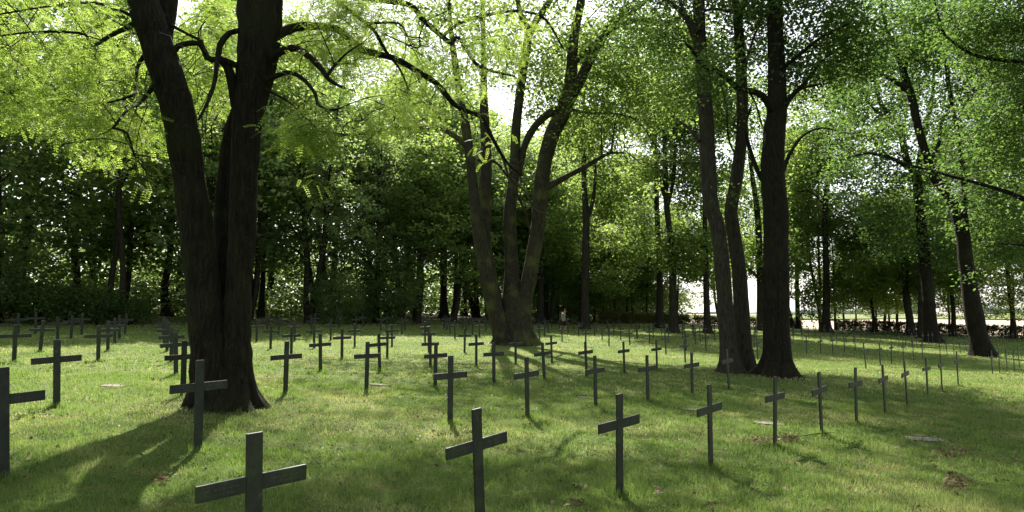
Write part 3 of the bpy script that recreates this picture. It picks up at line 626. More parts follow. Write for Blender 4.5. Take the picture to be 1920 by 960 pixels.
def bush_mesh(nm, H, Rd, n, n_per, size, mat, bark):
    tb = Tubes(); sk = []
    for i in range(9):
        an = i*.7+random.random(); e = np.array([math.cos(an)*Rd*.6*random.random(), math.sin(an)*Rd*.6*random.random(), H*(.6+.3*random.random())])
        p, _ = tb.add([(0, 0, -.1), e*.5+np.array([0, 0, .2]), e], [.045, .03, .01], seg=5, step=.5); sk.append(p)
    C = ellipsoid((0, 0, H*.52), (Rd, Rd, H*.5), n, .25); C[:, 2] = np.maximum(C[:, 2], .12)
    growth(tb, np.vstack(sk), C, .01, .15, 50); tone = np.clip(.5+rng.normal(size=n)*.25, 0, 1)
    V, Fc, rn = simple_leaves(C, tone, .3, n_per, size); return tb.mesh(nm+'_stems', bark), np_mesh(nm+'_foliage', V, Fc, mat, rnd=rn)
BUSH = [bush_mesh('bush', 3.4, 2.2, 260, 26, .17, M_under, M_barkd), bush_mesh('bush', 2.2, 1.7, 170, 26, .15, M_under, M_barkd), bush_mesh('bush', 5.0, 2.4, 330, 26, .18, M_dark, M_barkd)]
def bush(x, y, label, group, var=0, sc=1.0):
    r = thing('woodland_bush', label, 'bush', (x, y, float(zg(x, y))), group); r.rotation_euler.z = random.random()*6.28; r.scale = (sc, sc, sc)
    link('stems', BUSH[var][0], r); link('foliage', BUSH[var][1], r); return r

ORD = ['first', 'second', 'third', 'fourth', 'fifth', 'sixth', 'seventh', 'eighth', 'ninth', 'tenth', 'eleventh', 'twelfth', 'thirteenth', 'fourteenth', 'fifteenth', 'sixteenth', 'seventeenth', 'eighteenth', 'nineteenth', 'twentieth',
       'twenty-first', 'twenty-second', 'twenty-third', 'twenty-fourth', 'twenty-fifth', 'twenty-sixth', 'twenty-seventh', 'twenty-eighth', 'twenty-ninth', 'thirtieth', 'thirty-first', 'thirty-second', 'thirty-third', 'thirty-fourth', 'thirty-fifth', 'thirty-sixth', 'thirty-seventh', 'thirty-eighth', 'thirty-ninth', 'fortieth']
def forest():
    rows = [(-47.0, -6, 64, 5.0, 'the front edge of the dark wood'), (-52.5, -10, 92, 5.4, 'the second line of the dark wood'), (-59, -14, 98, 7.4, 'the third line of the dark wood'), (-67, -18, 110, 7.6, 'the rearmost line of the dark wood')]
    for k, (s, t0, t1, st, where) in enumerate(rows):
        L = []; t = t0
        while t < t1:
            tt = t+random.gauss(0, .7); x, y = grid_xy(s+random.gauss(0, .9), tt); t += st
            u = 960+F*x/y
            if y < 5 or u < -160 or u > 1250: continue
            L.append((u, x, y, tt))
        L.sort()
        for i, (u, x, y, tt) in enumerate(L):
            kind = 'oak' if (k < 3 and random.random() < .8) else 'beech'
            if u > 1000 and k < 2: kind = random.choice(['beech', 'slim', 'maple'])
            plant(kind, x, y, '%s dark woodland tree from the left in %s' % (ORD[i], where), 'trees of the dark wood', (.9, 1.1, 1.35, 1.5)[k]*(.9+.25*random.random()))
    L = []; t = -4
    while t < 62:
        x, y = grid_xy(-44.8-random.random()*2.6, t); u = 960+F*x/y
        if -120 < u < 330 or 610 < u < 730 or (random.random() < .12 and u < 1000): L.append((u, x, y))
        t += 1.9+random.random()*1.3
    for i, (u, x, y) in enumerate(sorted(L)):
        bush(x, y, '%s leafy bush from the left along the foot of the wood' % ORD[i], 'bushes along the foot of the wood', random.choice([0, 1, 2, 2]), .75+.5*random.random())
    # slim pole trees along the wood edge left of the hedge
    L = sorted([(960+F*x/y, x, y) for x, y in (grid_xy(-46-random.random()*7, t) for t in np.arange(56, 84, 2.4))])
    for i, (u, x, y) in enumerate(L):
        plant('slim', x, y, '%s slim pole tree from the left where wood meets hedge' % ORD[i], 'slim trees where wood meets hedge', .8+.35*random.random())
forest()
for k in range(16):      # the wood goes on past the left edge of the view
    x, y = grid_xy(-47-random.random()*14, -9-k*1.9)
    if y > 4 and 960+F*x/y < -120: plant('oak', x, y, 'woodland tree past the left edge of the view', 'trees of the wood past the left edge', 1.0+.3*random.random())

def midtrees():
    """the trees in the middle distance whose trunks can be told apart"""
    def traced(u0, v0, pix, br, blobs, label, Yover=None, leaf=M_mid, keep=.7, size=.28, spread=.52, n_per=28, bark=M_barkd):
        b = ground_at(u0, v0); Y = b[1]
        if Yover: Y = Yover; b = ((u0-960)/F*Y, Y)
        st = [up_out(poly([(u0, v0+8, pix[0][2]*1.1)]+pix, Y, Y), 4)]
        C = np.vstack([blob(*(q[:2]), Y+q[2], *q[3:6], int(q[6]*1.7)) for q in blobs])
        hero('tall_tree', label, 'tree', b, st, [poly(q, Y, Y-1.5) for q in br], C, dict(spread=spread, n_per=n_per, size=size), bark, .018, .25, 260, (1.3, .4, 5, float(zg(*b))), leaf, False, keep, group='tall trees in the middle distance', seg=12)
    traced(1262, 624, [(1262, 622, 22), (1262, 590, 16), (1261, 500, 13), (1256, 440, 11), (1250, 383, 11), (1247, 300, 10), (1243, 240, 7), (1225, 190, 4)],
           [[(1250, 390, 8), (1262, 340, 7), (1266, 280, 7), (1270, 230, 4)], [(1250, 383, 6), (1240, 350, 5), (1228, 300, 4), (1218, 240, 3)], [(1250, 330, 5), (1225, 310, 4), (1195, 300, 3), (1170, 280, 2)]],
           [(1250, 200, 0, 90, 60, 4, 190), (1230, 310, 0, 60, 50, 3, 60), (1290, 260, 2, 50, 50, 3, 60), (1200, 420, 3, 40, 40, 3, 30), (1250, 100, 0, 120, 80, 4, 200)], 'forked dark tree in the middle distance, nearer one of a pair of trunks')
    traced(1237, 612, [(1237, 611, 17), (1237, 560, 13), (1236, 480, 11), (1232, 400, 10), (1230, 300, 8), (1228, 230, 5)], [[(1234, 400, 5), (1222, 340, 4), (1200, 310, 3)]],
           [(1200, 330, 0, 70, 70, 4, 130), (1180, 450, 0, 70, 50, 4, 120), (1260, 440, 2, 40, 60, 3, 70), (1140, 520, 3, 50, 30, 3, 60), (1210, 200, 0, 90, 70, 4, 160)], 'straight dark tree just left behind the nearest forked one', Yover=72)
    traced(1327, 626, [(1327, 625, 15), (1325, 570, 12), (1323, 480, 10), (1321, 400, 8), (1320, 320, 6)], [[(1323, 450, 4), (1300, 480, 3), (1270, 510, 2)]],
           [(1310, 330, 0, 60, 80, 4, 130), (1290, 470, 0, 60, 50, 3, 130), (1330, 500, 6, 60, 30, 3, 60), (1350, 440, 2, 50, 50, 3, 60), (1330, 200, 0, 90, 70, 4, 140)], 'slim dark tree left of the pale leaning trunks, hedge behind it')
    traced(1097, 617, [(1097, 616, 18), (1097, 560, 15), (1098, 480, 14), (1099, 410, 13), (1095, 340, 10), (1095, 280, 9), (1095, 230, 7)],
           [[(1101, 410, 9), (1111, 380, 7), (1116, 340, 6), (1117, 310, 4)], [(1096, 300, 4), (1080, 260, 3), (1060, 240, 2)]],
           [(1090, 230, 0, 70, 70, 4, 130), (1130, 350, 2, 60, 70, 4, 120), (1060, 420, 3, 40, 50, 3, 50), (1100, 110, 0, 90, 80, 4, 150)], 'tall dark trunk just right of the walking man')
    traced(1012, 604, [(1012, 603, 15), (1013, 560, 12), (1014, 480, 12), (1012, 400, 10)], [], [(1020, 350, 0, 70, 80, 4, 150), (1040, 480, 3, 50, 50, 3, 90), (980, 460, 3, 60, 60, 3, 70)], 'grey trunk half hidden behind the many-stemmed tree', Yover=70, leaf=M_dark)
    traced(1425, 620, [(1426, 619, 17), (1426, 560, 14), (1424, 480, 13), (1420, 400, 11), (1412, 340, 9), (1404, 280, 6)], [[(1420, 520, 6), (1405, 505, 5), (1385, 495, 3)]],
           [(1400, 350, 0, 60, 80, 4, 130), (1400, 480, 0, 60, 40, 3, 120), (1470, 480, 2, 50, 40, 3, 50), (1450, 440, 3, 50, 50, 3, 50), (1400, 210, 2, 90, 80, 4, 150)], 'dark trunk partly hidden by the thick near-black trunk')
    traced(1549, 622, [(1549, 621, 19), (1549, 580, 13), (1549, 500, 11), (1547, 420, 10), (1549, 370, 10), (1553, 335, 8)],
           [[(1553, 340, 7), (1565, 325, 6), (1582, 310, 4), (1598, 300, 2)], [(1550, 400, 4), (1570, 370, 3), (1600, 350, 2)], [(1547, 385, 4), (1520, 360, 4), (1490, 360, 3)]],
           [(1560, 280, 0, 80, 60, 4, 200), (1500, 420, 2, 50, 60, 3, 80), (1610, 420, 0, 60, 60, 4, 160), (1540, 560, 2, 60, 40, 2, 60), (1510, 330, 0, 50, 50, 3, 90), (1600, 520, 2, 40, 30, 2, 50), (1560, 190, 0, 90, 60, 4, 140)], 'single straight tree standing by the gap in the hedge')
    traced(1706, 629, [(1708, 628, 18), (1706, 600, 13), (1699, 560, 11), (1696, 500, 9), (1690, 440, 7)], [], [(1690, 420, 0, 60, 70, 3, 140), (1640, 500, 0, 50, 40, 3, 100), (1720, 520, 0, 50, 30, 3, 80)], 'slanting dark trunk left of the straight forking tree on the right')
    traced(1730, 634, [(1730, 633, 19), (1729, 590, 14), (1728, 520, 13), (1726, 450, 10)], [], [(1740, 400, 0, 60, 60, 3, 110), (1790, 500, 0, 50, 50, 3, 110)], 'black trunk close behind the straight forking tree on the right')
    traced(1497, 616, [(1497, 616, 10), (1495, 570, 8), (1494, 500, 7), (1492, 430, 5)], [], [(1500, 400, 0, 50, 60, 3, 110), (1480, 500, 0, 40, 30, 3, 40), (1470, 300, 0, 60, 60, 4, 110)], 'slim upright tree between thick near-black trunk and the hedge gap')
    traced(1487, 617, [(1487, 617, 9), (1478, 580, 7), (1470, 540, 6), (1462, 490, 4)], [], [(1480, 430, 2, 30, 30, 2, 20)], 'thin leaning trunk beside the slim upright tree at the hedge', Yover=84)
    k = 0
    for u, v in ((1578, 617), (1640, 620), (1655, 621), (1663, 621), (1679, 621), (1778, 626), (1815, 628), (1899, 632), (1930, 640), (1600, 616)):
        b = ground_at(u, v); lab = ['thin dark trunk right of the hedge gap', 'first of four thin trunks against the hedge right of the gap', 'second of four thin trunks against the hedge right of the gap', 'third of four thin trunks against the hedge right of the gap', 'fourth of four thin trunks against the hedge right of the gap',
                                    'slim dark tree at the hedge between the two large right-hand trees', 'slim leaning tree just left of the bent right-hand trunk', 'reddish slim trunk before the hedge at the right edge', 'tree at the hedge cut off by the right edge', 'leafy tree beyond the hedge gap'][k]; k += 1
        Yh = 84 if u < 1700 else b[1]
        plant(random.choice(['low', 'slim', 'low']) if u not in (1899,) else 'low', (u-960)/F*Yh, Yh, lab, 'trees along the hedge', .75+.2*random.random())
    # beyond the first line, taller crowns that close the view above the hedge
    L = []
    for s in np.arange(-45, 3, 3.4):
        x, y = grid_xy(s+random.gauss(0, 1), 86+random.gauss(0, 1.0)); L.append((960+F*x/y, x, y))
    for i, (u, x, y) in enumerate(sorted(L)):
        plant('beech' if u < 1500 else random.choice(['low', 'beech']), x, y, '%s hedge-side tree counted from the left, leaves against white sky' % ORD[i], 'trees in the hedge line', .85+.25*random.random(), sz=1.15, var=None)
    # wood that closes the view beyond the right-hand side
    L = []
    for i in range(5):
        x, y = grid_xy(8+i*3.2+random.gauss(0, 1), 50+i*3.3); L.append((960+F*x/y, x, y))
    for i, (u, x, y) in enumerate(sorted(L)):
        if u < 2050: plant('low', x, y, '%s big-leaved tree from the left at the far right-hand side' % ORD[i], 'trees at the far right-hand side', 1.0)
midtrees()

# ------------------------------------------------------------------ hedge
def hedge(label, pts, h=1.3, wd=.7):
    mid = pts[len(pts)//2]; root = thing('low_hedge', label, 'hedge', (mid[0], mid[1], float(zg(*mid))), 'low beech hedge round the graves')
    C = []; tb = Tubes()
    for i in range(len(pts)-1):
        a, b = np.array(pts[i]), np.array(pts[i+1]); L = np.linalg.norm(b-a); n = int(L*75); q = rng.random((n, 1)); p = a*(1-q)+b*q
        nn = np.array([-(b-a)[1], (b-a)[0]])/L; p = p+nn*(rng.random((n, 1))-.5)*wd; z = zg(p[:, 0], p[:, 1]); hh = h*(.02+.95*rng.random(n)**.8)
        C.append(np.column_stack([p, z+hh]))
        for k in range(int(L*2)):
            q = random.random(); x, y = a*(1-q)+b*q; z = float(zg(x, y)); tb.add([(x, y, z-.1), (x+random.gauss(0, .1), y+random.gauss(0, .1), z+h*.5), (x+random.gauss(0, .2), y+random.gauss(0, .2), z+h*.95)], [.03, .02, .01], seg=4, step=.5)
    C = np.vstack(C); off = np.array(root.location); tone = np.clip(rng.random(len(C))**1.5, 0, 1)
    V, Fc, rn = simple_leaves(C, tone, .12, 14, .16); link('foliage', np_mesh('hedge_foliage', V-off, Fc, M_hedge, rnd=rn), root); link('stems', tb.mesh('hedge_stems', M_barkd, off), root)
gl = lambda a, b, n=12: [grid_xy(a[0]+(b[0]-a[0])*i/n, a[1]+(b[1]-a[1])*i/n) for i in range(n+1)]
hedge('low brown-green hedge left of the gap, behind the slim pale trunks', gl((-45, 88), (-30.5, 88)))
hedge('low brown-green hedge right of the gap, running to the right edge', gl((-26.5, 88), (4, 88), 20))
hedge('short low hedge running back beside the wood, left of the hedge corner', gl((-45.6, 66), (-45.6, 87.5)))

# ------------------------------------------------------------------ crosses
def cross_meshes():
    up = bevel(vf_mesh('upright', [box_vf(-.05, .05, -.012, .012, -.15, 1.0)], M_iron), .003)
    V1, F1 = box_vf(-.345, -.0503, -.011, .011, -.047, .047); V2, F2 = box_vf(.0503, .345, -.011, .011, -.047, .047)
    ar = vf_mesh('crossarm', [(V1, F1), (V2, F2)], M_iron2); ar = bevel(ar, .003)
    sm = vf_mesh('grave_cross', [box_vf(-.05, .05, -.012, .012, -.15, 1.0), box_vf(-.345, -.0503, -.011, .011, .658, .752), box_vf(.0503, .345, -.011, .011, .658, .752)], M_iron)
    return up, ar, sm
UPR, ARM, SMALL = cross_meshes()
MEAS = [(901,225,1000),(474,305,1133),(1162,185,930),(535,98,740),(687,89,732),(106,125,765),(989,111,783),(1660,91,777),(1797,64,724),(844,125,795),(1333,154,881),(1453,128,838),(1541,117,818),(1606,103,795),(1117,96,765),(1740,71,743),(1767,70,736),(1702,84,763),(26,71,681),(184,67,678),(75,59,661),(133,44,635),(153,41,628),(202,57,660),(215,48,645),(224,44,635),(234,39,627),(330,81,705),(343,102,743),(371,167,847),(6,201,898),(507,47,655),(601,69,696),(641,55,673),(665,43,651),(620,38,638),(712,68,695),(726,51,670),(735,40,649),(816,83,727),(807,62,690),(893,60,688),(871,45,662),(853,34,635),(899,31,633),(926,76,719),(967,54,684),(1021,69,713),(1035,52,681),(1012,32,641),(1054,30,641),(1098,35,650),(1100,67,709),(1129,30,638),(1142,34,649),(1164,29,638),(1181,32,648),(1171,59,701),(1218,30,644),(1232,56,695),(1249,42,665),(1285,45,681),(1298,80,743),(1313,30,643),(1324,36,659),(1367,73,730),(1484,39,671),(1513,35,665),(1539,34,664),(1562,34,663),(1584,32,662),(1624,49,692),(1651,43,686),(1672,42,682),(1694,37,677),(1713,37,675),(1730,36,673),(1875,44,700),(1889,41,697),(1902,40,695),(1215,85,753),
 (546,54,668),(481,42,642),(584,34,627),(552,38,640),(589,45,653),(522,37,629),(501,32,620),(308,46,645),(313,55,660),(321,68,681),(34,43,630),(66,42,627),(108,46,640),(-6,50,645),(590,32,620),(636,27,615),(667,29,620),(680,25,613),(714,29,620),(725,26,615),(754,32,627),(759,29,620),(797,40,643),(804,47,660),(833,25,616),(844,29,626),(838,27,619),(868,25,616),(875,28,620),(886,32,628),(911,27,620),(925,28,625),(1021,27,631),(1028,22,623),(1034,18,614),(1151,26,629),(1195,30,636),(1253,30,644),(1287,38,658),(1340,27,640),(1414,30,652),(1421,45,675),(1225,27,634),(1763,34,668),(1776,33,667),(1789,33,665),(1801,32,662),(1861,44,702),(1912,39,690),(1604,30,658),(798,33,628),(800,30,622),(306,36,632),(310,40,637)]
def crosses():
    L = []
    for u, p, v in MEAS:
        x, y = ground_at(u, v); s, t = to_grid(x, y); L.append([s, t, x, y, float(np.clip(p*y/F, .93, 1.07))])
    # the far blocks of the same grid
    for r in range(1, 10):
        s0 = -3.85-4.1*r; tm = 80 if r < 6 else (72 if r < 8 else 60)
        t = 36.2+(.4*r) % 1.9
        while t < tm:
            x, y = grid_xy(s0+random.gauss(0, .05), t+random.gauss(0, .05))
            if all((q[0]-s0)**2*.6+(q[1]-t)**2 > 1.9 for q in L) and (52 < t or r > 3) and 960+F*x/y < 1930 and not (50 < t < 52.5): L.append([s0, t, x, y, 1.0])
            t += 1.87
    trees = [ground_at(*q)+(d,) for q, d in (((418, 765), .9), ((965, 648), 1.6), ((1370, 700), .5), ((1402, 697), .5), ((1457, 706), .7), ((1843, 670), .9), ((1747, 642), .9), ((1262, 624), .7), ((1327, 626), .6), ((1097, 617), .7), ((1549, 622), .8))]
    L = [q for q in L if all(math.hypot(q[2]-a, q[3]-b) > d for a, b, d in trees)]
    L.sort(key=lambda q: -(960+F*q[2]/max(q[3], 1)))
    L.sort(key=lambda q: q[3])
    L = L[:296]
    rows = {}
    for q in L: rows.setdefault(max(0, round((-3.85-q[0])/4.1)), []).append(q)
    rown = ['nearest', 'second', 'third', 'fourth', 'fifth', 'sixth', 'seventh', 'eighth', 'ninth', 'tenth', 'eleventh', 'twelfth']
    for r, qs in rows.items():
        qs.sort(key=lambda q: q[1])
        for i, (s, t, x, y, h) in enumerate(qs):
            p = F/y
            lab = '%s grave cross, %s from the near end of the %s diagonal row' % ('dark grey' if p > 60 else ('grey' if p > 33 else 'small distant'), ORD[i] if i < 40 else 'last', rown[min(r, 11)])
            if r == 0 and i == 0: lab = 'large grey cross cut off by the bottom edge, with worn lettering on its arms'
            if r == 0 and i == 1: lab = 'grey cross at bottom centre, right of the cut-off one, foot out of sight'
            rz = math.pi/2-GA+random.gauss(0, .035); z = float(zg(x, y))
            tilt = (random.gauss(0, .018), random.gauss(-.022, .02)) if p > 30 else (random.gauss(0, .02), random.gauss(-.01, .02))
            if p > 40:
                o = thing('grave_cross', lab, 'cross', (x, y, z), 'metal grave crosses on the lawn')
                a = link('upright', UPR, o); c = link('crossarm', ARM, o); c.location.z = .705
            else:
                o = tag(link('grave_cross', SMALL, None, (x, y, z)), lab, 'cross', 'metal grave crosses on the lawn')
            o.rotation_euler = (tilt[0], tilt[1], rz); o.scale = (1, 1, h)
    return L
CROSSES = crosses()

# ------------------------------------------------------------------ flat grave slabs
SLABS = []
def slabs():
    for u, v, w_, d_, lab in ((1737, 825, .80, .5, 'pinkish flat stone slab alone in the shaded grass at lower right'), (1442, 794, .62, .42, 'flat stone slab behind the cross by the brown leaf litter'), (1300, 769, .55, .4, 'flat stone slab just left of the cross with the slab and soil rim'),
                              (1100, 746, .55, .4, 'flat stone slab left of a cross in the middle of the lawn'), (711, 722, .6, .4, 'pale flat stone slab right of a cross in the sunlit lawn'), (872, 740, .5, .35, 'thin flat stone slab behind the sunlit central cross'), (212, 724, .55, .4, 'flat stone slab in sunlit grass at left, grass tuft on it')):
        x, y = ground_at(u, v); z = float(zg(x, y))
        root = thing('grave_slab', lab, 'stone slab', (x, y, z), 'flat stone slabs in the lawn'); root.rotation_euler = (random.gauss(0, .02), .0377, -.12+random.gauss(0, .1))
        w2, d2 = w_*.42, d_*.36; n = 28; V = []; W = []
        for k in range(n):      # worn edge, partly overgrown
            a = 2*math.pi*k/n; c_, s_ = math.cos(a), math.sin(a); q = min(1/max(abs(c_), 1e-3), 1/max(abs(s_), 1e-3)); q = min(q, 1.22); j = 1-.10*random.random()
            V += [(w2*c_*q*j, d2*s_*q*j, .014), (w2*c_*q*j*1.01, d2*s_*q*j*1.01, -.05)]
            e = 1.10+.25*random.random()*(1 if s_ > -.2 else .3); W += [(w2*c_*q*e, d2*s_*q*e+.03, .006), (w2*c_*q*e*1.02, d2*s_*q*e*1.02+.03, -.05)]
        F_ = [tuple(range(0, 2*n, 2))]+[(2*k, 2*k+1, (2*k+3) % (2*n), (2*k+2) % (2*n)) for k in range(n)]
        link('stone', vf_mesh('stone', [(V, F_)], M_slab), root); link('soil_rim', vf_mesh('soil_rim', [(W, F_)], M_soil), root); SLABS.append((x, y, max(w2, d2)))
slabs()

# ------------------------------------------------------------------ grass, clover, litter
def scatter_area(n, y0, y1, pw=1.0, margin=1.08):
    y = y0+(y1-y0)*rng.random(n)**pw; x = (rng.random(n)*2-1)*y*.75*margin; return x, y
def blades(n, y0, y1, h, wd, clump=.5):
    # density falls off so that each area gets the same share per width
    y = np.sqrt(y0**2+(y1**2-y0**2)*rng.random(n)); x = (rng.random(n)*2-1)*y*.80
    k = fbm(x*1.6, y*1.6); keep = rng.random(n) < .35+1.1*k*clump+.3
    for sx, sy, sr in SLABS: keep &= np.hypot(x-sx, (y-sy)*1.7) > sr*(.7+.4*rng.random(n))
    for (u, v, r) in ((418, 765, .62), (965, 648, 1.1), (1370, 700, .35), (1402, 697, .35), (1457, 706, .55)):
        bx, by = ground_at(u, v); keep &= np.hypot(x-bx, y-by) > r
    x = x[keep]; y = y[keep]; n = len(x); z = zg(x, y)+(fbm(x*.9, y*.9)-.5)*.05+(fbm(x*3.1+7, y*3.1)-.5)*.025-.004
    H = h*(.35+1.1*rng.random(n))*(.25+1.5*fbm(x*2.3+4, y*2.3)**1.3); a = rng.random(n)*6.283; ln = H*rng.normal(size=n)*.55; la = rng.random(n)*6.283
    wv = np.stack([np.cos(a), np.sin(a), 0*a], 1)*(wd*(.6+.8*rng.random(n)))[:, None]*.5; b = np.stack([x, y, z], 1)
    tip = b+np.stack([np.cos(la)*ln, np.sin(la)*ln, H], 1)
    V = np.stack([b-wv, b+wv, tip], 1).reshape(-1, 3)
    foot = np.zeros(n)
    for (u, v, r) in ((418, 765, 2.6), (965, 648, 4.2), (1385, 699, 2.4), (1457, 706, 3.0), (100, 760, 3.0), (880, 680, 3.0)):
        bx, by = ground_at(u, v); foot = np.maximum(foot, np.clip(1.2-np.hypot(x-bx, (y-by)*1.2)/r+(fbm(x*1.3, y*1.3)-.5)*1.2, 0, 1))
    dry = np.clip((fbm(x*.7+11, y*.7+2)-.50)*3.0, 0, .75)*(.4+.9*rng.random(n))+foot*.42*rng.random(n); rn = np.clip(.12+rng.normal(size=n)*.14+dry+.4*(rng.random(n) < .07), 0, 1)
    return V, np.arange(n*3).reshape(n, 3), np.repeat(rn, 3)
def tufts():
    X = []; 
    for s_, t_, x, y, h_ in CROSSES:
        if y < 24:
            n = int(260 if y < 12 else 130); X.append(np.column_stack([x+rng.normal(size=n)*.09, y+rng.normal(size=n)*.07]))
    m = 900; cy_ = np.sqrt(4**2+(20**2-4**2)*rng.random(m)); cx_ = (rng.random(m)*2-1)*cy_*.8
    for x, y in zip(cx_, cy_): X.append(np.column_stack([x+rng.normal(size=26)*.045, y+rng.normal(size=26)*.045]))
    X = np.vstack(X); x, y = X.T; n = len(x); z = zg(x, y)+(fbm(x*.9, y*.9)-.5)*.05+(fbm(x*3.1+7, y*3.1)-.5)*.025-.004
    H = .05+.07*rng.random(n); a = rng.random(n)*6.283; b = np.stack([x, y, z], 1); wv = np.stack([np.cos(a), np.sin(a), 0*a], 1)*(.003+.00035*y)[:, None]
    V = np.stack([b-wv, b+wv, b+np.stack([rng.normal(size=n)*.03, rng.normal(size=n)*.03, H], 1)], 1).reshape(-1, 3)
    return V, np.arange(n*3).reshape(n, 3), np.repeat(np.clip(.15+rng.normal(size=n)*.12, 0, 1), 3)
V, Fc, rn = merge([tufts(), blades(200000, 3.6, 8.5, .055, .0055), blades(190000, 8, 16, .055, .011), blades(130000, 15, 34, .06, .026), blades(90000, 33, 70, .07, .07)])
tag(link('grass', np_mesh('grass', V, Fc, M_blade, rnd=rn, nv=3)), 'short mown grass with dry patches under the crosses', 'grass', kind='stuff')
def clover():
    n = 26000; y = np.sqrt(3.8**2+(13**2-3.8**2)*rng.random(n)); x = (rng.random(n)*2-1)*y*.8
    k = fbm(x*1.1+30, y*1.1+8); keep = (k > .54)
    x = x[keep]; y = y[keep]; n = len(x); z = zg(x, y)+(fbm(x*.9, y*.9)-.5)*.05+(fbm(x*3.1+7, y*3.1)-.5)*.025+.018+.022*rng.random(n)
    c = np.stack([x, y, z], 1); r = (.008+.011*rng.random(n))[:, None]; nr = unit(rng.normal(size=(n, 3))*.4+np.array([0, 0, 1.])); a = unit(np.cross(nr, rng.normal(size=(n, 3)))); b = np.cross(nr, a)
    V = np.stack([c+a*r, c+b*r*.8, c-a*r, c-b*r*.8], 1).reshape(-1, 3)
    tag(link('clover', np_mesh('clover', V, np.arange(n*4).reshape(n, 4), M_clover, rnd=np.repeat(rng.random(n), 4))), 'low clover and small broad leaves in the near grass', 'clover', kind='stuff')
clover()
def litter():
    xs = []; ys = []
    for u, v, su, sv, n in ((1430, 829, 25, 4, 90), (1478, 824, 14, 5, 60), (1785, 854, 20, 5, 70), (1795, 910, 16, 9, 60), (745, 895, 5, 5, 5), (700, 727, 8, 2, 6), (768, 746, 10, 3, 8), (1235, 928, 6, 4, 10), (1080, 918, 14, 4, 10), (300, 905, 10, 6, 12), (1330, 955, 6, 3, 6), (1090, 951, 8, 3, 8), (655, 806, 6, 4, 5), (785, 815, 6, 4, 7), (785, 790, 6, 4, 5), (780, 748, 8, 3, 6)):
        for k in range(int(n*2.2)):
            x, y = ground_at(u+random.gauss(0, su), min(1000, v+random.gauss(0, sv))); xs.append(x); ys.append(y)
    m = 3200; y = np.sqrt(3.8**2+(26**2-3.8**2)*rng.random(m)); x = (rng.random(m)*2-1)*y*.8
    x = np.concatenate([xs, x]); y = np.concatenate([ys, y]); n = len(x)
    c = np.stack([x, y, zg(x, y)+.03+.012*rng.random(n)], 1); L = (.016+.024*rng.random(n))[:, None]; nr = unit(rng.normal(size=(n, 3))*.45+np.array([0, 0, 1.])); a = unit(np.cross(nr, rng.normal(size=(n, 3)))); b = np.cross(nr, a)
    V = np.stack([c-a*L, c+b*L*.5+nr*L*.3, c+a*L, c-b*L*.5+nr*L*.2], 1).reshape(-1, 3)
    tag(link('fallen_leaves', np_mesh('fallen_leaves', V, np.arange(n*4).reshape(n, 4), M_litter, rnd=np.repeat(rng.random(n), 4))), 'brown fallen leaves scattered and heaped in the grass', 'fallen leaves', kind='stuff')
    for u0, v0, u1, v1, lab in ((1500, 822, 1566, 820, 'thin dead twig lying in the grass by the third shaded cross'), (1524, 868, 1548, 880, 'short pale twig lying in the shaded grass')):
        tb = Tubes(); a = ground_at(u0, v0); b = ground_at(u1, v1); z = float(zg(*a))+.03
        tb.add([(a[0], a[1], z), ((a[0]+b[0])/2, (a[1]+b[1])/2-.05, z+.03), (b[0], b[1], z+.015)], [.006, .007, .004], seg=5, step=.06)
        o = link('fallen_twig', tb.mesh('fallen_twig', M_bark3, (a[0], a[1], z)), None, (a[0], a[1], z)); tag(o, lab, 'twig')
litter()

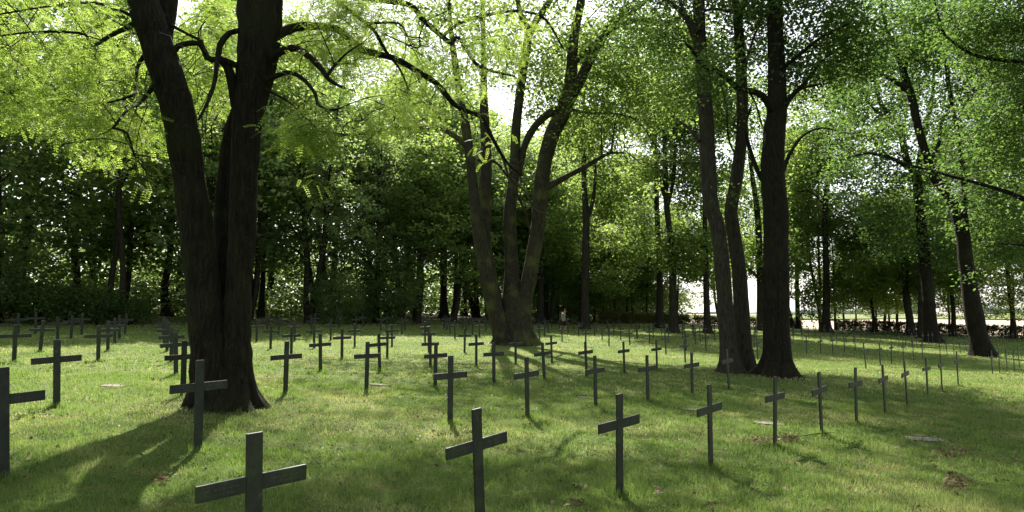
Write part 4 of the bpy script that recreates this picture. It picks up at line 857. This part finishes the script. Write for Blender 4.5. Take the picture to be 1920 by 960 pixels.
# ------------------------------------------------------------------ the walking man
def man():
    Y = 50.5; x0 = (1056-960)/F*Y; z0 = float(zg(x0, Y)); root = thing('person', 'man in grey shirt and black shorts walking among the graves, head bowed', 'person', (x0, Y, z0)); root.rotation_euler.z = R(55); root.scale = (1.04,)*3
    def skin(name, vs, es, rs, mat, parent, rootv=0):
        me = bpy.data.meshes.new(name); me.from_pydata(vs, es, []); me.update(); o = link(name, me)
        m = o.modifiers.new('skin', 'SKIN'); m.use_smooth_shade = True
        for i, r in enumerate(rs):
            me.skin_vertices[0].data[i].radius = r if isinstance(r, tuple) else (r, r); me.skin_vertices[0].data[i].use_root = (i == rootv)
        o.modifiers.new('sub', 'SUBSURF').levels = 2; o.modifiers['sub'].render_levels = 2
        dg = bpy.context.evaluated_depsgraph_get(); ev = bpy.data.meshes.new_from_object(o.evaluated_get(dg)); ev.materials.clear(); ev.materials.append(mat)
        bpy.data.objects.remove(o); q = link(name, ev, parent); return q
    # x right of the figure, y back to front (he faces -y and looks down), mid stride
    V = [(0, 0, .95), (0, .01, 1.12), (0, 0, 1.30), (0, -.01, 1.43), (0, -.05, 1.52), (0, -.12, 1.58), (0, -.17, 1.66),
         (.17, 0, 1.41), (.25, .03, 1.16), (.25, -.06, .93), (.25, -.09, .86), (-.17, 0, 1.41), (-.26, -.02, 1.16), (-.29, -.12, .95), (-.29, -.16, .88),
         (.09, 0, .90), (.11, -.12, .50), (.11, -.04, .10), (.11, -.16, .05), (-.09, 0, .90), (-.11, .08, .50), (-.11, .28, .14), (-.11, .22, .05)]
    E = [(0, 1), (1, 2), (2, 3), (3, 4), (4, 5), (5, 6), (3, 7), (7, 8), (8, 9), (9, 10), (3, 11), (11, 12), (12, 13), (13, 14), (0, 15), (15, 16), (16, 17), (17, 18), (0, 19), (19, 20), (20, 21), (21, 22)]
    Rr = [(.15, .11), (.13, .10), (.16, .11), (.13, .09), .055, (.075, .09), (.07, .085), .055, .042, .030, (.035, .02), .055, .042, .030, (.035, .02), .09, .058, .04, (.04, .035), .09, .058, .04, (.04, .035)]
    body = skin('body', V, E, Rr, M_skin, root)
    skin('shirt', [(0, .0, .86), (0, .01, 1.10), (0, 0, 1.30), (0, -.01, 1.43), (.17, 0, 1.41), (.235, .02, 1.24), (-.17, 0, 1.41), (-.24, -.01, 1.24)], [(0, 1), (1, 2), (2, 3), (3, 4), (4, 5), (3, 6), (6, 7)], [(.18, .135), (.17, .13), (.19, .135), (.145, .11), .078, .066, .078, .066], M_shirt, root)
    skin('shorts', [(0, 0, .93), (.09, 0, .86), (.11, -.10, .56), (-.09, 0, .86), (-.11, .065, .56)], [(0, 1), (1, 2), (0, 3), (3, 4)], [(.17, .13), .115, .10, .115, .10], M_short, root)
    skin('hair', [(0, -.08, 1.64), (0, -.13, 1.71), (0, -.19, 1.73)], [(0, 1), (1, 2)], [(.07, .07), (.085, .085), (.06, .06)], M_hair, root, 0)
    for sx, a, b in ((.11, (-.02, .05), (-.20, .04)), (-.11, (.30, .08), (.18, .04))):
        skin('shoe', [(sx, a[0], a[1]), (sx, (a[0]+b[0])/2, (a[1]+b[1])/2), (sx, b[0], b[1])], [(0, 1), (1, 2)], [(.05, .05), (.05, .045), (.04, .035)], M_shoe, root)
    for q in (.035, -.035):
        me = vf_mesh('eye', [box_vf(q-.012, q+.012, -.262, -.250, 1.615, 1.63)], M_short); link('eye', me, body)
    me = vf_mesh('nose', [([(-.014, -.235, 1.575), (.014, -.235, 1.575), (0, -.275, 1.57), (0, -.25, 1.62)], [(0, 1, 2), (1, 3, 2), (0, 2, 3)])], M_skin); link('nose', me, body)
man()

# ------------------------------------------------------------------ the deep of the wood, too dense to count
def deep_wood():
    C = []
    for s0, t0, t1, n, h in ((-80, -30, 110, 3300, 9), (-62, -16, 56, 900, 2.4), (-70, -16, 110, 3200, 6), (-56, 68, 104, 1100, 5)):
        t = t0+(t1-t0)*rng.random(n); s_ = s0+rng.normal(size=n)*2.2; x, y = grid_xy(s_, t); z = zg(x, y)+h*rng.random(n)**.8+.2
        C.append(np.column_stack([x, y, z])[y > 8])
    C = np.vstack(C); tone = np.clip(.5+rng.normal(size=len(C))*.28, 0, 1)
    V, Fc, rn = simple_leaves(C, tone, .8, 16, .42)
    tag(link('dense_undergrowth', np_mesh('dense_undergrowth', V, Fc, M_dark, rnd=rn)), 'dense undergrowth and thicket filling the depth of the wood', 'undergrowth', kind='stuff')
deep_wood()

# ------------------------------------------------------------------ unseen trees round and behind the viewer, added to block sky light
def grove():
    spots = [(-13, 3, 'maple', 'left of'), (-7, -6, 'maple', 'behind and left of'), (3, -9, 'maple', 'straight behind'), (9, -2, 'maple', 'behind and right of'), (14.5, 7, 'maple', 'right of'), (-24, 14, 'beech', 'far to the left of'), (24, 20, 'maple', 'far to the right of')]
    for x, y, k, w_ in spots:
        plant(k, x, y, 'unseen tree added to block sky light, %s the viewer' % w_, 'unseen trees added round the viewer', .95)
grove()
